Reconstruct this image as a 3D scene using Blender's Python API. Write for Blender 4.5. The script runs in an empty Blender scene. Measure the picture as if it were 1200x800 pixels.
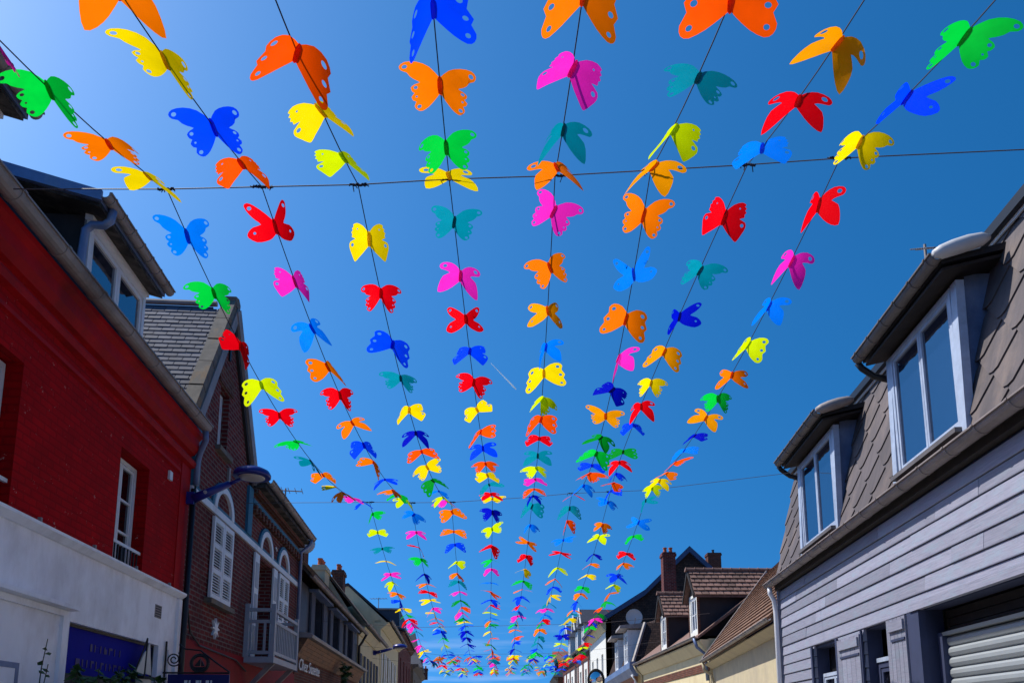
import bpy, bmesh, math, random
from mathutils import Vector, Matrix
random.seed(7)
R_ = math.radians
scene = bpy.context.scene
COL = scene.collection

# ------------------------------------------------------------------ camera
cd = bpy.data.cameras.new('camera')
cam = bpy.data.objects.new('camera', cd); COL.objects.link(cam)
cam.location = (0, 0, 1.6)
cam.rotation_euler = (math.pi/2 + math.atan(150/900), 0, 0)
cd.sensor_width = 36; cd.lens = 27; cd.shift_y = 0.25
cd.clip_start = 0.05; cd.clip_end = 20000
scene.camera = cam

# ------------------------------------------------------------------ sky, sun, exposure
SUN_AZ = R_(-68)      # from straight down the street towards the left
SUN_EL = R_(56)
w = bpy.data.worlds.new('World'); scene.world = w; w.use_nodes = True
nt = w.node_tree; nt.nodes.clear()
out = nt.nodes.new('ShaderNodeOutputWorld'); bg = nt.nodes.new('ShaderNodeBackground')
sky = nt.nodes.new('ShaderNodeTexSky'); sky.sky_type = 'NISHITA'; sky.sun_disc = False
sky.sun_elevation = SUN_EL; sky.sun_rotation = SUN_AZ
sky.air_density = 1.1; sky.dust_density = 0.55; sky.ozone_density = 3.0; sky.altitude = 0
bg.inputs['Strength'].default_value = 0.15
# thin low streaks of cirrus near the horizon
tc = nt.nodes.new('ShaderNodeTexCoord'); mp = nt.nodes.new('ShaderNodeMapping'); mp.inputs['Scale'].default_value = (5, 5, 45)
nz = nt.nodes.new('ShaderNodeTexNoise'); nz.inputs['Scale'].default_value = 1.6; nz.inputs['Detail'].default_value = 5
cr = nt.nodes.new('ShaderNodeValToRGB'); cr.color_ramp.elements[0].position = .5; cr.color_ramp.elements[1].position = .78
sx = nt.nodes.new('ShaderNodeSeparateXYZ')
band = nt.nodes.new('ShaderNodeValToRGB')
e = band.color_ramp.elements
e[0].position = 0.0; e[0].color = (1, 1, 1, 1); e[1].position = .16; e[1].color = (0, 0, 0, 1)
mul = nt.nodes.new('ShaderNodeMath'); mul.operation = 'MULTIPLY'
mul2 = nt.nodes.new('ShaderNodeMath'); mul2.operation = 'MULTIPLY'; mul2.inputs[1].default_value = .34
mx = nt.nodes.new('ShaderNodeMixRGB'); mx.inputs['Color2'].default_value = (7.5, 7.6, 8.2, 1)
hs = nt.nodes.new('ShaderNodeHueSaturation'); hs.inputs['Saturation'].default_value = 1.15; hs.inputs['Hue'].default_value = .488
sc1 = nt.nodes.new('ShaderNodeVectorMath'); sc1.operation = 'SCALE'; sc1.inputs['Scale'].default_value = 1/5
sc2 = nt.nodes.new('ShaderNodeVectorMath'); sc2.operation = 'SCALE'; sc2.inputs['Scale'].default_value = 5
gm = nt.nodes.new('ShaderNodeGamma'); gm.inputs['Gamma'].default_value = 1.6
L = nt.links.new
# clear dry air: lift the sampling direction so the horizon stays blue, the same all round
va = nt.nodes.new('ShaderNodeVectorMath'); va.operation = 'ADD'; va.inputs[1].default_value = (0, 0, .4); vn = nt.nodes.new('ShaderNodeVectorMath'); vn.operation = 'NORMALIZE'
L(tc.outputs['Generated'], va.inputs[0]); L(va.outputs[0], vn.inputs[0]); L(vn.outputs[0], sky.inputs['Vector'])
L(tc.outputs['Generated'], mp.inputs['Vector']); L(mp.outputs['Vector'], nz.inputs['Vector']); L(nz.outputs['Fac'], cr.inputs['Fac'])
L(tc.outputs['Generated'], sx.inputs['Vector']); L(sx.outputs['Z'], band.inputs['Fac'])
L(cr.outputs['Color'], mul.inputs[0]); L(band.outputs['Color'], mul.inputs[1]); L(mul.outputs[0], mul2.inputs[0])
L(sky.outputs['Color'], sc1.inputs[0]); L(sc1.outputs[0], gm.inputs['Color']); L(gm.outputs[0], sc2.inputs[0]); L(sc2.outputs[0], hs.inputs['Color']); L(hs.outputs['Color'], mx.inputs['Color1']); L(mul2.outputs[0], mx.inputs['Fac'])
L(mx.outputs['Color'], bg.inputs['Color']); L(bg.outputs[0], out.inputs['Surface'])

sd = bpy.data.lights.new('sun', 'SUN'); sd.energy = 5.0; sd.angle = R_(.53); sd.color = (1, .955, .88)
sun = bpy.data.objects.new('sun', sd); COL.objects.link(sun)
to_sun = Vector((math.sin(SUN_AZ)*math.cos(SUN_EL), math.cos(SUN_AZ)*math.cos(SUN_EL), math.sin(SUN_EL)))
sun.rotation_euler = to_sun.to_track_quat('Z', 'Y').to_euler(); sun.location = (-20, 10, 40)
vs = scene.view_settings
scene.display_settings.display_device = 'sRGB'
vs.view_transform = 'Standard'; vs.look = 'None'; vs.exposure = 0.25; vs.gamma = 1.0; vs.use_curve_mapping = False

# ------------------------------------------------------------------ materials
def lin(r, g, b):
    f = lambda c: (c/255/12.92) if c/255 <= .04045 else ((c/255+.055)/1.055)**2.4
    return (f(r), f(g), f(b), 1)
MATS = {}
def new_mat(name):
    m = bpy.data.materials.new(name); m.use_nodes = True; MATS[name] = m
    n = m.node_tree.nodes; b = n['Principled BSDF']
    return m, m.node_tree, b
def N(t, kind, **kw):
    n = t.nodes.new(kind)
    for k, v in kw.items():
        if k in n.inputs: n.inputs[k].default_value = v
        else: setattr(n, k, v)
    return n
def mixc(t, fac, a, b, mode='MIX'):
    m = t.nodes.new('ShaderNodeMixRGB'); m.blend_type = mode
    for sock, val in ((m.inputs['Fac'], fac), (m.inputs['Color1'], a), (m.inputs['Color2'], b)):
        if hasattr(val, 'is_linked') or hasattr(val, 'links'): t.links.new(val, sock)
        else: sock.default_value = val
    return m.outputs['Color']
def ramp(t, src, p0, p1, c0=(0, 0, 0, 1), c1=(1, 1, 1, 1)):
    r = t.nodes.new('ShaderNodeValToRGB'); r.color_ramp.elements[0].position = p0; r.color_ramp.elements[1].position = p1
    r.color_ramp.elements[0].color = c0; r.color_ramp.elements[1].color = c1
    t.links.new(src, r.inputs['Fac']); return r.outputs['Color']
def uvmap(t, sc=(1, 1, 1)):
    u = t.nodes.new('ShaderNodeUVMap'); m = t.nodes.new('ShaderNodeMapping'); m.inputs['Scale'].default_value = sc
    t.links.new(u.outputs['UV'], m.inputs['Vector']); return m.outputs['Vector']
def noise(t, vec, scale, detail=4, rough=.6):
    n = N(t, 'ShaderNodeTexNoise', Scale=scale, Detail=detail, Roughness=rough)
    t.links.new(vec, n.inputs['Vector']); return n.outputs['Fac']
def bump(t, b, h, strength, dist=.01):
    n = N(t, 'ShaderNodeBump', Strength=strength, Distance=dist); t.links.new(h, n.inputs['Height']); t.links.new(n.outputs['Normal'], b.inputs['Normal'])
def rnd(t, lo, hi):
    o = t.nodes.new('ShaderNodeObjectInfo'); m = N(t, 'ShaderNodeMapRange'); m.inputs['To Min'].default_value = lo; m.inputs['To Max'].default_value = hi
    t.links.new(o.outputs['Random'], m.inputs['Value']); return m.outputs['Result']
def plain(name, c, rough=.75, metal=0, var=.25, scale=3, streak=False, bmp=.25, dirt=None, piece=0, dscale=1.2, dlo=.5, dhi=.75, island=0, spec=.5):
    m, t, b = new_mat(name)
    v = uvmap(t, (1, .18, 1) if streak else (1, 1, 1))
    n = noise(t, v, scale*(3 if streak else 1), 6, .65)
    dk = tuple(x*(1-var) for x in c[:3])+(1,); lt = tuple(min(1, x*(1+var*.6)) for x in c[:3])+(1,)
    col = ramp(t, n, .3, .7, dk, lt)
    if dirt:
        v2 = uvmap(t, (1, .45, 1)); n2 = noise(t, v2, dscale, 8, .7)
        col = mixc(t, ramp(t, n2, dlo, dhi), col, dirt)
    if piece:
        hv = N(t, 'ShaderNodeHueSaturation'); t.links.new(col, hv.inputs['Color']); t.links.new(rnd(t, 1-piece, 1+piece), hv.inputs['Value']); col = hv.outputs['Color']
    if island:
        ge = t.nodes.new('ShaderNodeNewGeometry'); mr = N(t, 'ShaderNodeMapRange'); mr.inputs['To Min'].default_value = 1-island; mr.inputs['To Max'].default_value = 1+island
        t.links.new(ge.outputs['Random Per Island'], mr.inputs['Value']); hv = N(t, 'ShaderNodeHueSaturation'); t.links.new(col, hv.inputs['Color']); t.links.new(mr.outputs['Result'], hv.inputs['Value']); col = hv.outputs['Color']
    b.inputs['Specular IOR Level'].default_value = spec
    t.links.new(col, b.inputs['Base Color'])
    b.inputs['Roughness'].default_value = rough; b.inputs['Metallic'].default_value = metal
    if bmp: bump(t, b, noise(t, uvmap(t), scale*14, 5, .7), bmp, .006)
    return m
def brick(name, c1, c2, mort, bw=.22, bh=.075, ms=.012, rough=.9, dirt=None, bstr=.7, chips=None):
    m, t, b = new_mat(name)
    v = uvmap(t)
    br = N(t, 'ShaderNodeTexBrick', Color1=c1, Color2=c2, Mortar=mort, Scale=1.0)
    br.inputs['Mortar Size'].default_value = ms; br.inputs['Mortar Smooth'].default_value = .3; br.inputs['Bias'].default_value = 0
    br.inputs['Brick Width'].default_value = bw; br.inputs['Row Height'].default_value = bh
    t.links.new(v, br.inputs['Vector'])
    n = noise(t, v, 2.2, 7, .7)
    col = mixc(t, .55, br.outputs['Color'], ramp(t, n, .25, .75, (.35, .35, .35, 1), (1.3, 1.3, 1.3, 1)), 'MULTIPLY')
    if dirt: col = mixc(t, ramp(t, noise(t, uvmap(t, (1, .4, 1)), .9, 8, .7), .52, .8), col, dirt)
    if chips:
        col = mixc(t, ramp(t, noise(t, v, 8, 7, .85), .635, .645), col, chips)
        col = mixc(t, ramp(t, noise(t, uvmap(t, (1, .5, 1)), 3.1, 9, .8), .60, .68), col, tuple(x*.45 for x in c1[:3])+(1,))
    t.links.new(col, b.inputs['Base Color']); b.inputs['Roughness'].default_value = rough; b.inputs['Specular IOR Level'].default_value = .15
    inv = N(t, 'ShaderNodeMath', operation='SUBTRACT'); inv.inputs[0].default_value = 1; t.links.new(br.outputs['Fac'], inv.inputs[1])
    ad = N(t, 'ShaderNodeMath', operation='MULTIPLY_ADD'); t.links.new(noise(t, v, 40, 4), ad.inputs[0]); ad.inputs[1].default_value = .4; t.links.new(inv.outputs[0], ad.inputs[2])
    bump(t, b, ad.outputs[0], bstr, .012)
    return m
def glass(name, dark, ior=2.0):
    m, t, b = new_mat(name)
    t.nodes.remove(b)
    d = N(t, 'ShaderNodeBsdfDiffuse', Color=dark); g = N(t, 'ShaderNodeBsdfGlossy', Roughness=.02, Color=(.92, .95, 1, 1))
    f = N(t, 'ShaderNodeFresnel', IOR=ior); mixs = N(t, 'ShaderNodeMixShader')
    bp = N(t, 'ShaderNodeBump', Strength=.12, Distance=.03)
    t.links.new(noise(t, uvmap(t), 1.6, 2), bp.inputs['Height'])
    t.links.new(bp.outputs['Normal'], g.inputs['Normal'])
    t.links.new(f.outputs[0], mixs.inputs['Fac']); t.links.new(d.outputs[0], mixs.inputs[1]); t.links.new(g.outputs[0], mixs.inputs[2])
    t.links.new(mixs.outputs[0], t.nodes['Material Output'].inputs['Surface'])
    return m
def boards(name, c, c2, wear, piece=.12):
    m, t, b = new_mat(name)
    gr = noise(t, uvmap(t, (1.3, 26, 1)), 2.2, 6, .7)
    col = ramp(t, gr, .3, .72, c, c2)
    col = mixc(t, ramp(t, noise(t, uvmap(t, (1, 3, 1)), 2.2, 8, .8), .5, .62), col, wear)
    col = mixc(t, ramp(t, noise(t, uvmap(t, (.6, 7, 1)), 5, 8, .8), .58, .7), col, tuple(x*.62 for x in c[:3])+(1,))
    hv = N(t, 'ShaderNodeHueSaturation'); t.links.new(col, hv.inputs['Color']); t.links.new(rnd(t, 1-piece, 1+piece), hv.inputs['Value'])
    t.links.new(hv.outputs['Color'], b.inputs['Base Color']); b.inputs['Roughness'].default_value = .7
    bump(t, b, gr, .45, .006); return m
def plastic(name, c):
    m, t, b = new_mat(name); t.nodes.remove(b)
    d = N(t, 'ShaderNodeBsdfDiffuse', Color=c); tr = N(t, 'ShaderNodeBsdfTranslucent', Color=c); g = N(t, 'ShaderNodeBsdfGlossy', Roughness=.35, Color=(1, 1, 1, 1))
    tc_ = t.nodes.new('ShaderNodeTexCoord'); hv = N(t, 'ShaderNodeHueSaturation', Color=c); t.links.new(rnd(t, .88, 1.08), hv.inputs['Value'])
    cl = mixc(t, ramp(t, noise(t, tc_.outputs['Object'], 7, 2), .35, .75), hv.outputs['Color'], tuple(x*.84 for x in c[:3])+(1,))
    t.links.new(cl, d.inputs['Color']); t.links.new(cl, tr.inputs['Color'])
    m1 = N(t, 'ShaderNodeMixShader', Fac=.62); m2 = N(t, 'ShaderNodeMixShader', Fac=.012)
    t.links.new(d.outputs[0], m1.inputs[1]); t.links.new(tr.outputs[0], m1.inputs[2])
    t.links.new(m1.outputs[0], m2.inputs[1]); t.links.new(g.outputs[0], m2.inputs[2])
    t.links.new(m2.outputs[0], t.nodes['Material Output'].inputs['Surface'])
    return m

M_red = brick('red_painted_brick', lin(186, 0, 10), lin(172, 0, 8), lin(158, 0, 7), dirt=lin(136, 2, 8), bstr=.3, chips=lin(190, 150, 140))
M_redtrim = plain('red_trim_paint', lin(176, 0, 10), .7, var=.3, dirt=lin(110, 4, 8), bmp=.4, spec=.2)
M_redbase = plain('red_base_paint', lin(128, 0, 18), .7, var=.3, spec=.2)
M_white = plain('white_shop_paint', lin(250, 248, 250), .6, var=.05, streak=True, dirt=lin(186, 176, 172), dlo=.5, dhi=.85, bmp=.12)
M_zincr = plain('rusty_zinc', lin(140, 128, 124), .6, var=.3, scale=2.2, dirt=lin(104, 88, 82), bmp=.15)
M_zincd = plain('dark_zinc', lin(104, 97, 95), .6, var=.3, scale=2.2, dirt=lin(78, 70, 68), bmp=.15)
M_bframe = plain('bluish_frame_paint', lin(172, 184, 205), .5, var=.2, scale=6, dirt=lin(126, 138, 160), dlo=.5, dhi=.75, bmp=.2)
M_wframe = plain('white_frame_paint', lin(225, 226, 228), .5, var=.07, dirt=lin(160, 158, 152), dlo=.55, dhi=.8, bmp=.1)
M_brick = brick('dark_red_brick', lin(122, 48, 44), lin(92, 36, 38), lin(120, 104, 98), dirt=lin(60, 40, 40))
M_brick2 = brick('weathered_brick', lin(120, 64, 48), lin(90, 48, 40), lin(110, 98, 88), dirt=lin(50, 42, 38))
M_teal = plain('teal_brick_paint', lin(42, 110, 138), .7, var=.25, scale=5, bmp=.4)
M_slate = plain('blue_grey_slate', lin(92, 95, 108), .8, var=.2, scale=5, dirt=lin(76, 78, 86), bmp=.3, island=.16, spec=.15)
M_slated = plain('dark_slate', lin(44, 50, 66), .55, var=.25, scale=4, bmp=.3)
M_stone = plain('lichen_coping_stone', lin(112, 105, 96), .9, var=.35, scale=6, dirt=lin(136, 104, 66), dscale=3, dlo=.52, dhi=.66, bmp=.6)
M_zinc = plain('weathered_zinc', lin(150, 140, 136), .6, metal=0, var=.3, scale=2.2, dirt=lin(92, 80, 76), bmp=.15)
M_zincb = plain('bluish_zinc', lin(110, 128, 165), .45, metal=.3, var=.3, scale=3, dirt=lin(150, 160, 180), bmp=.35)
M_dark = plain('dark_stained_timber', lin(40, 32, 30), .8, var=.5, scale=5, bmp=.5)
M_soffit = plain('peeling_soffit', lin(92, 84, 76), .9, var=.6, scale=6, dirt=lin(30, 26, 24), dscale=4, dlo=.42, dhi=.55, bmp=.8)
M_black = plain('black_iron', lin(22, 22, 26), .5, var=.2, bmp=.1)
M_glass = glass('window_glass', lin(16, 30, 52), 3.4)
M_glassd = glass('old_dark_glass', lin(14, 14, 20), 1.6)
M_curtain = plain('net_curtain', lin(190, 190, 196), .9, var=.1)
M_blue = plain('blue_shop_sign_paint', lin(10, 16, 142), .7, var=.12, bmp=.05, spec=.12)
M_blued = plain('navy_letter_paint', lin(10, 12, 92), .5, var=.1, bmp=0)
M_lampblue = plain('blue_lamp_enamel', lin(26, 36, 126), .35, var=.08, bmp=.03)
M_lens = plain('frosted_lamp_lens', lin(190, 186, 180), .3, var=.05, bmp=0)
M_balc = plain('grey_white_balcony_paint', lin(168, 170, 176), .6, var=.12, bmp=.1)
M_moss = plain('mossy_tile', lin(92, 74, 62), .95, var=.5, island=.3, scale=7, dirt=lin(60, 56, 46), dscale=3, bmp=.8)
M_oak = boards('brown_shop_boards', lin(110, 74, 48), lin(150, 104, 66), lin(90, 64, 46))
M_cream = plain('cream_render', lin(216, 200, 160), .9, var=.07, dirt=lin(184, 164, 126), dlo=.5, dhi=.9, bmp=.3)
M_creamgrey = plain('stained_cream_render', lin(192, 178, 146), .9, var=.1, dirt=lin(168, 156, 136), dlo=.45, dhi=.75, bmp=.35)
M_rwhite = plain('white_render', lin(226, 224, 216), .9, var=.05, dirt=lin(190, 186, 176), dlo=.55, dhi=.9, bmp=.25)
M_lav = boards('lavender_grey_siding', lin(120, 122, 140), lin(152, 151, 168), lin(134, 144, 160), .2)
M_lavd = plain('slate_blue_reveal', lin(50, 58, 88), .7, var=.2, bmp=.2)
M_scale = plain('brown_fibre_slate', lin(88, 80, 82), .8, var=.25, scale=2.5, streak=True, piece=.2, dirt=lin(118, 104, 98), dscale=2, dlo=.5, dhi=.72, bmp=.3)
M_roller = plain('pale_roller_steel', lin(146, 152, 156), .5, metal=.1, var=.06, bmp=.05)
M_pvc = plain('white_downpipe', lin(220, 222, 228), .4, var=.06, bmp=.04)
M_tile = plain('brown_clay_tile', lin(122, 92, 82), .85, var=.35, scale=9, island=.28, dirt=lin(92, 72, 62), dscale=4, bmp=.6)
M_tileo = plain('orange_clay_tile', lin(128, 96, 76), .85, var=.35, island=.3, scale=8, dirt=lin(110, 78, 58), dscale=4, bmp=.6)
M_terra = plain('terracotta', lin(180, 88, 52), .8, var=.25, scale=8, bmp=.3)
M_cheek = plain('black_slate_cheek', lin(36, 34, 42), .7, var=.3, bmp=.4)
M_shgable = brick('slate_hung_gable', lin(82, 64, 58), lin(62, 50, 48), lin(36, 32, 32), bw=.24, bh=.13, ms=.012, bstr=.9)
M_verge = plain('blue_verge_board', lin(56, 76, 112), .6, var=.2, bmp=.1)
M_pink = plain('pink_sign_panel', lin(206, 66, 160), .5, var=.1, bmp=0)
M_mirror, _t, _b = new_mat('mirror_silver'); _b.inputs['Metallic'].default_value = 1; _b.inputs['Roughness'].default_value = .03; _b.inputs['Base Color'].default_value = (.85, .87, .9, 1)
M_cord = plain('navy_cord', lin(22, 26, 52), .8, var=.1, bmp=0)
M_wire = plain('brown_steel_wire', lin(84, 76, 78), .6, var=.1, bmp=0)
M_tie = plain('white_nylon_tie', lin(225, 225, 225), .4, var=.02, bmp=0)
M_leaf = plain('vine_leaf_green', lin(52, 84, 34), .6, var=.4, scale=9, bmp=.1)
M_stem = plain('vine_stem', lin(60, 66, 40), .8, var=.3, bmp=0)
M_sail = plain('sail_cloth', lin(214, 208, 196), .8, var=.08, bmp=.05)
M_asph = plain('street_asphalt', (.15, .145, .135, 1), .95, var=.3, scale=2, bmp=.5)
M_pave = plain('pavement_concrete', (.40, .39, .36, 1), .9, var=.15, scale=1.5, bmp=.3)
M_grd = plain('bare_ground', (.16, .15, .12, 1), .95, var=.3, scale=.3, bmp=.2)
M_dish = plain('dish_grey', lin(190, 190, 192), .5, var=.06, bmp=0)
M_vapour = plastic('contrail_white', (.9, .92, .95, 1))

# ------------------------------------------------------------------ mesh helpers
WL = {}
class Frame:                     # a street front: u along it away from the viewer, v out towards the street, z up
    def __init__(s, x0, k, left):
        s.o = Vector((x0, 0)); s.t = Vector((k, 1)).normalized()
        n = Vector((s.t.y, -s.t.x)); s.n = n if left else -n
    def P(s, u, v, z):
        q = s.o + s.t*u + s.n*v
        return Vector((q.x, q.y, z))
WORLD = type('W', (), {'P': staticmethod(lambda u, v, z: Vector((u, v, z)))})()
class MB:
    def __init__(s, fr=WORLD): s.fr = fr; s.v = []; s.f = []
    def add(s, vs, fs):
        o = len(s.v); s.v += [tuple(p) for p in vs]; s.f += [tuple(i+o for i in f) for f in fs]; return s
    def box(s, u0, u1, v0, v1, z0, z1):
        return s.add([(u0, v0, z0), (u1, v0, z0), (u1, v1, z0), (u0, v1, z0), (u0, v0, z1), (u1, v0, z1), (u1, v1, z1), (u0, v1, z1)],
                     [(0, 3, 2, 1), (4, 5, 6, 7), (0, 1, 5, 4), (1, 2, 6, 5), (2, 3, 7, 6), (3, 0, 4, 7)])
    def prism(s, poly, ax, a, b):
        f = {'u': lambda p, w: (w, p[0], p[1]), 'v': lambda p, w: (p[0], w, p[1]), 'z': lambda p, w: (p[0], p[1], w)}[ax]
        n = len(poly)
        return s.add([f(p, a) for p in poly]+[f(p, b) for p in poly],
                     [tuple(range(n)), tuple(range(2*n-1, n-1, -1))]+[(i, i+n, (i+1) % n+n, (i+1) % n) for i in range(n)])
    def hexa(s, a, b):           # two quads joined
        return s.add(list(a)+list(b), [(0, 1, 2, 3), (7, 6, 5, 4)]+[(i, i+4, (i+1) % 4+4, (i+1) % 4) for i in range(4)])
    def tube(s, pts, r, n=7, cap=True):
        pts = [Vector(p) for p in pts]; rr = r if isinstance(r, (list, tuple)) else [r]*len(pts)
        o = len(s.v); up = None
        for i, p in enumerate(pts):
            d = (pts[min(i+1, len(pts)-1)]-pts[max(i-1, 0)]).normalized()
            if up is None: up = Vector((0, 0, 1)) if abs(d.z) < .9 else Vector((1, 0, 0))
            x = d.cross(up).normalized(); y = x.cross(d).normalized(); up = y
            for k in range(n):
                a = 2*math.pi*k/n; s.v.append(tuple(p+(x*math.cos(a)+y*math.sin(a))*rr[i]))
        for i in range(len(pts)-1):
            for k in range(n):
                s.f.append((o+i*n+k, o+i*n+(k+1) % n, o+(i+1)*n+(k+1) % n, o+(i+1)*n+k))
        if cap: s.f += [tuple(o+k for k in range(n)), tuple(o+(len(pts)-1)*n+k for k in range(n-1, -1, -1))]
        return s
    def lathe(s, c, prof, n=16, axis='z'):   # prof: (radius, height)
        o = len(s.v)
        for r, h in prof:
            for k in range(n):
                a = 2*math.pi*k/n; p = (r*math.cos(a), r*math.sin(a), h)
                if axis == 'v': p = (p[0], p[2], p[1])
                if axis == 'u': p = (p[2], p[0], p[1])
                s.v.append((c[0]+p[0], c[1]+p[1], c[2]+p[2]))
        for i in range(len(prof)-1):
            for k in range(n): s.f.append((o+i*n+k, o+i*n+(k+1) % n, o+(i+1)*n+(k+1) % n, o+(i+1)*n+k))
        s.f += [tuple(o+k for k in range(n)), tuple(o+(len(prof)-1)*n+k for k in range(n-1, -1, -1))]
        return s
    def wall(s, u0, u1, z0, z1, holes, vb, vf):   # closed wall with real openings
        us = sorted({u0, u1} | {h[0] for h in holes} | {h[1] for h in holes}); zs = sorted({z0, z1} | {h[2] for h in holes} | {h[3] for h in holes})
        us = [x for x in us if u0 <= x <= u1]; zs = [x for x in zs if z0 <= x <= z1]
        inh = lambda u, z: any(h[0] < u < h[1] and h[2] < z < h[3] for h in holes) or not (u0 < u < u1 and z0 < z < z1)
        for i in range(len(us)-1):
            for j in range(len(zs)-1):
                a, b, c, d = us[i], us[i+1], zs[j], zs[j+1]; cu, cz = (a+b)/2, (c+d)/2
                if inh(cu, cz): continue
                s.add([(a, vf, c), (b, vf, c), (b, vf, d), (a, vf, d)], [(0, 1, 2, 3)]); s.add([(a, vb, c), (b, vb, c), (b, vb, d), (a, vb, d)], [(3, 2, 1, 0)])
                e = 1e-4
                for (p, q, cond) in (((a, c), (a, d), inh(a-e, cz)), ((b, c), (b, d), inh(b+e, cz)), ((a, c), (b, c), inh(cu, c-e)), ((a, d), (b, d), inh(cu, d+e))):
                    if cond: s.add([(p[0], vf, p[1]), (q[0], vf, q[1]), (q[0], vb, q[1]), (p[0], vb, p[1])], [(0, 1, 2, 3)])
        return s
    def build(s, name, mat, parent=None, smooth=False, merge=False):
        bm = bmesh.new(); uvl = bm.loops.layers.uv.new('UVMap')
        pts = [s.fr.P(*p) for p in s.v]
        c = Vector((0, 0, 0))
        lo = Vector((min(p.x for p in pts), min(p.y for p in pts), min(p.z for p in pts))); hi = Vector((max(p.x for p in pts), max(p.y for p in pts), max(p.z for p in pts)))
        c = Vector(((lo.x+hi.x)/2, (lo.y+hi.y)/2, lo.z))
        bv = [bm.verts.new(p-c) for p in pts]
        for f in s.f:
            try: fc = bm.faces.new([bv[i] for i in f])
            except ValueError: continue
            q = [Vector(s.v[i]) for i in f]; nrm = Vector((0, 0, 0))
            for i in range(len(q)): nrm += q[i].cross(q[(i+1) % len(q)])
            ax, ay, az = abs(nrm.x), abs(nrm.y), abs(nrm.z)
            for lp, p in zip(fc.loops, q):
                lp[uvl].uv = (p.x, p.z) if ay >= ax and ay >= az else ((p.y, p.z) if ax >= az else (p.x, p.y))
            fc.smooth = smooth
        if merge: bmesh.ops.remove_doubles(bm, verts=bm.verts, dist=1e-5)
        bmesh.ops.recalc_face_normals(bm, faces=bm.faces)
        me = bpy.data.meshes.new(name); bm.to_mesh(me); bm.free()
        if isinstance(mat, (list, tuple)): [me.materials.append(x) for x in mat]
        else: me.materials.append(mat)
        o = bpy.data.objects.new(name, me); COL.objects.link(o)
        base = WL[parent.name] if parent else Vector((0, 0, 0))
        if parent: o.parent = parent
        o.location = c-base; WL[o.name] = c
        return o
def tag(o, label, cat, group=None, kind=None):
    if label: o['label'] = label
    if cat: o['category'] = cat
    if group: o['group'] = group
    if kind: o['kind'] = kind
    return o
def thing(name, loc, label, cat, group=None):
    o = bpy.data.objects.new(name, None); COL.objects.link(o); o.location = loc; o.empty_display_size = .2; WL[o.name] = Vector(loc)
    return tag(o, label, cat, group)
def half_gutter(fr, u0, u1, v, z, r=.085, n=8):
    mb = MB(fr); prof = [(v+r*math.cos(a), z+r*math.sin(a)) for a in [math.pi+math.pi*i/n for i in range(n+1)]]
    inner = [(v+(r-.012)*math.cos(a), z+(r-.012)*math.sin(a)) for a in [2*math.pi-math.pi*i/n for i in range(n+1)]]
    bead = [(v+r+.018, z-.004), (v+r+.018, z+.014), (v+r-.012, z+.014)]
    return mb.prism(prof+bead+inner[1:], 'u', u0, u1)
def gutter(fr, parent, u0, u1, v, z, r=.085, step=.9, mat=None):
    g = half_gutter(fr, u0, u1, v, z, r).build('gutter', mat or M_zinc, parent)
    u = u0+.2
    while u < u1:
        half_gutter(fr, u-.02, u+.02, v, z, r+.008).build('bracket', mat or M_zinc, g); u += step
    return g
def slates(fr, O, A, B, nu, nv, w, h, th=.009, inside=None, jit=.004, half=.5, gap=.012, taper=None):
    """overlapping rows of slates: O corner, A unit along the course, B unit up the slope; one mesh"""
    O, A, B = Vector(O), Vector(A), Vector(B); Nn = A.cross(B).normalized()
    if Nn.z < 0: Nn = -Nn
    mb = MB(fr)
    for j in range(nv):
        off = (j % 2)*half*w
        for i in range(-1, nu+1):
            a0 = i*w+off+gap/2; a1 = a0+w-gap
            if inside:
                lo, hi = inside(j*h+h*.5); a0 = max(a0, lo); a1 = min(a1, hi)
            else: a0 = max(a0, 0); a1 = min(a1, nu*w)
            if a1-a0 < .02: continue
            b0 = j*h+random.uniform(-jit, jit); b1 = b0+h*1.25; l = random.uniform(0, .004)
            p = lambda a, b, c: tuple(O+A*a+B*b+Nn*c)
            q = th*.55; mb.hexa([p(a0, b0, q+l), p(a1, b0, q+l), p(a1, b1, .0), p(a0, b1, .0)], [p(a0, b0, q+th+l), p(a1, b0, q+th+l), p(a1, b1, .002), p(a0, b1, .002)])
    return mb
def window(fr, parent, u0, u1, z0, z1, v, casements=2, bars=0, frame=.06, mat=None, gl=None, depth=.07, name='window', curtain=False):
    mat = mat or M_wframe; mb = MB(fr); vb = v-depth
    mb.wall(u0, u1, z0, z1, [(u0+frame, u1-frame, z0+frame, z1-frame)], vb, v)
    wn = mb.build(name, mat, parent)
    iw = (u1-u0-2*frame)/casements
    for k in range(casements):
        a = u0+frame+k*iw; b = a+iw; s = frame*.8
        sash = MB(fr).wall(a+.004, b-.004, z0+frame+.004, z1-frame-.004, [(a+s, b-s, z0+frame+s, z1-frame-s)], vb+.012, v-.012).build('casement', mat, wn)
        MB(fr).box(a+s-.006, b-s+.006, v-.045, v-.037, z0+frame+s-.006, z1-frame-s+.006).build('pane', gl or M_glass, wn)
        for q in range(bars):
            zz = z0+frame+s+(z1-z0-2*frame-2*s)*(q+1)/(bars+1)
            MB(fr).box(a+s-.004, b-s+.004, v-.05, v-.014, zz-.014, zz+.014).build('glazing_bar', mat, wn)
    return wn
def downpipe(fr, parent, pts, r=.05, mat=None, name='downpipe'):
    return MB(fr).tube(pts, r, 10).build(name, mat or M_pvc, parent, smooth=True)
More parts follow.
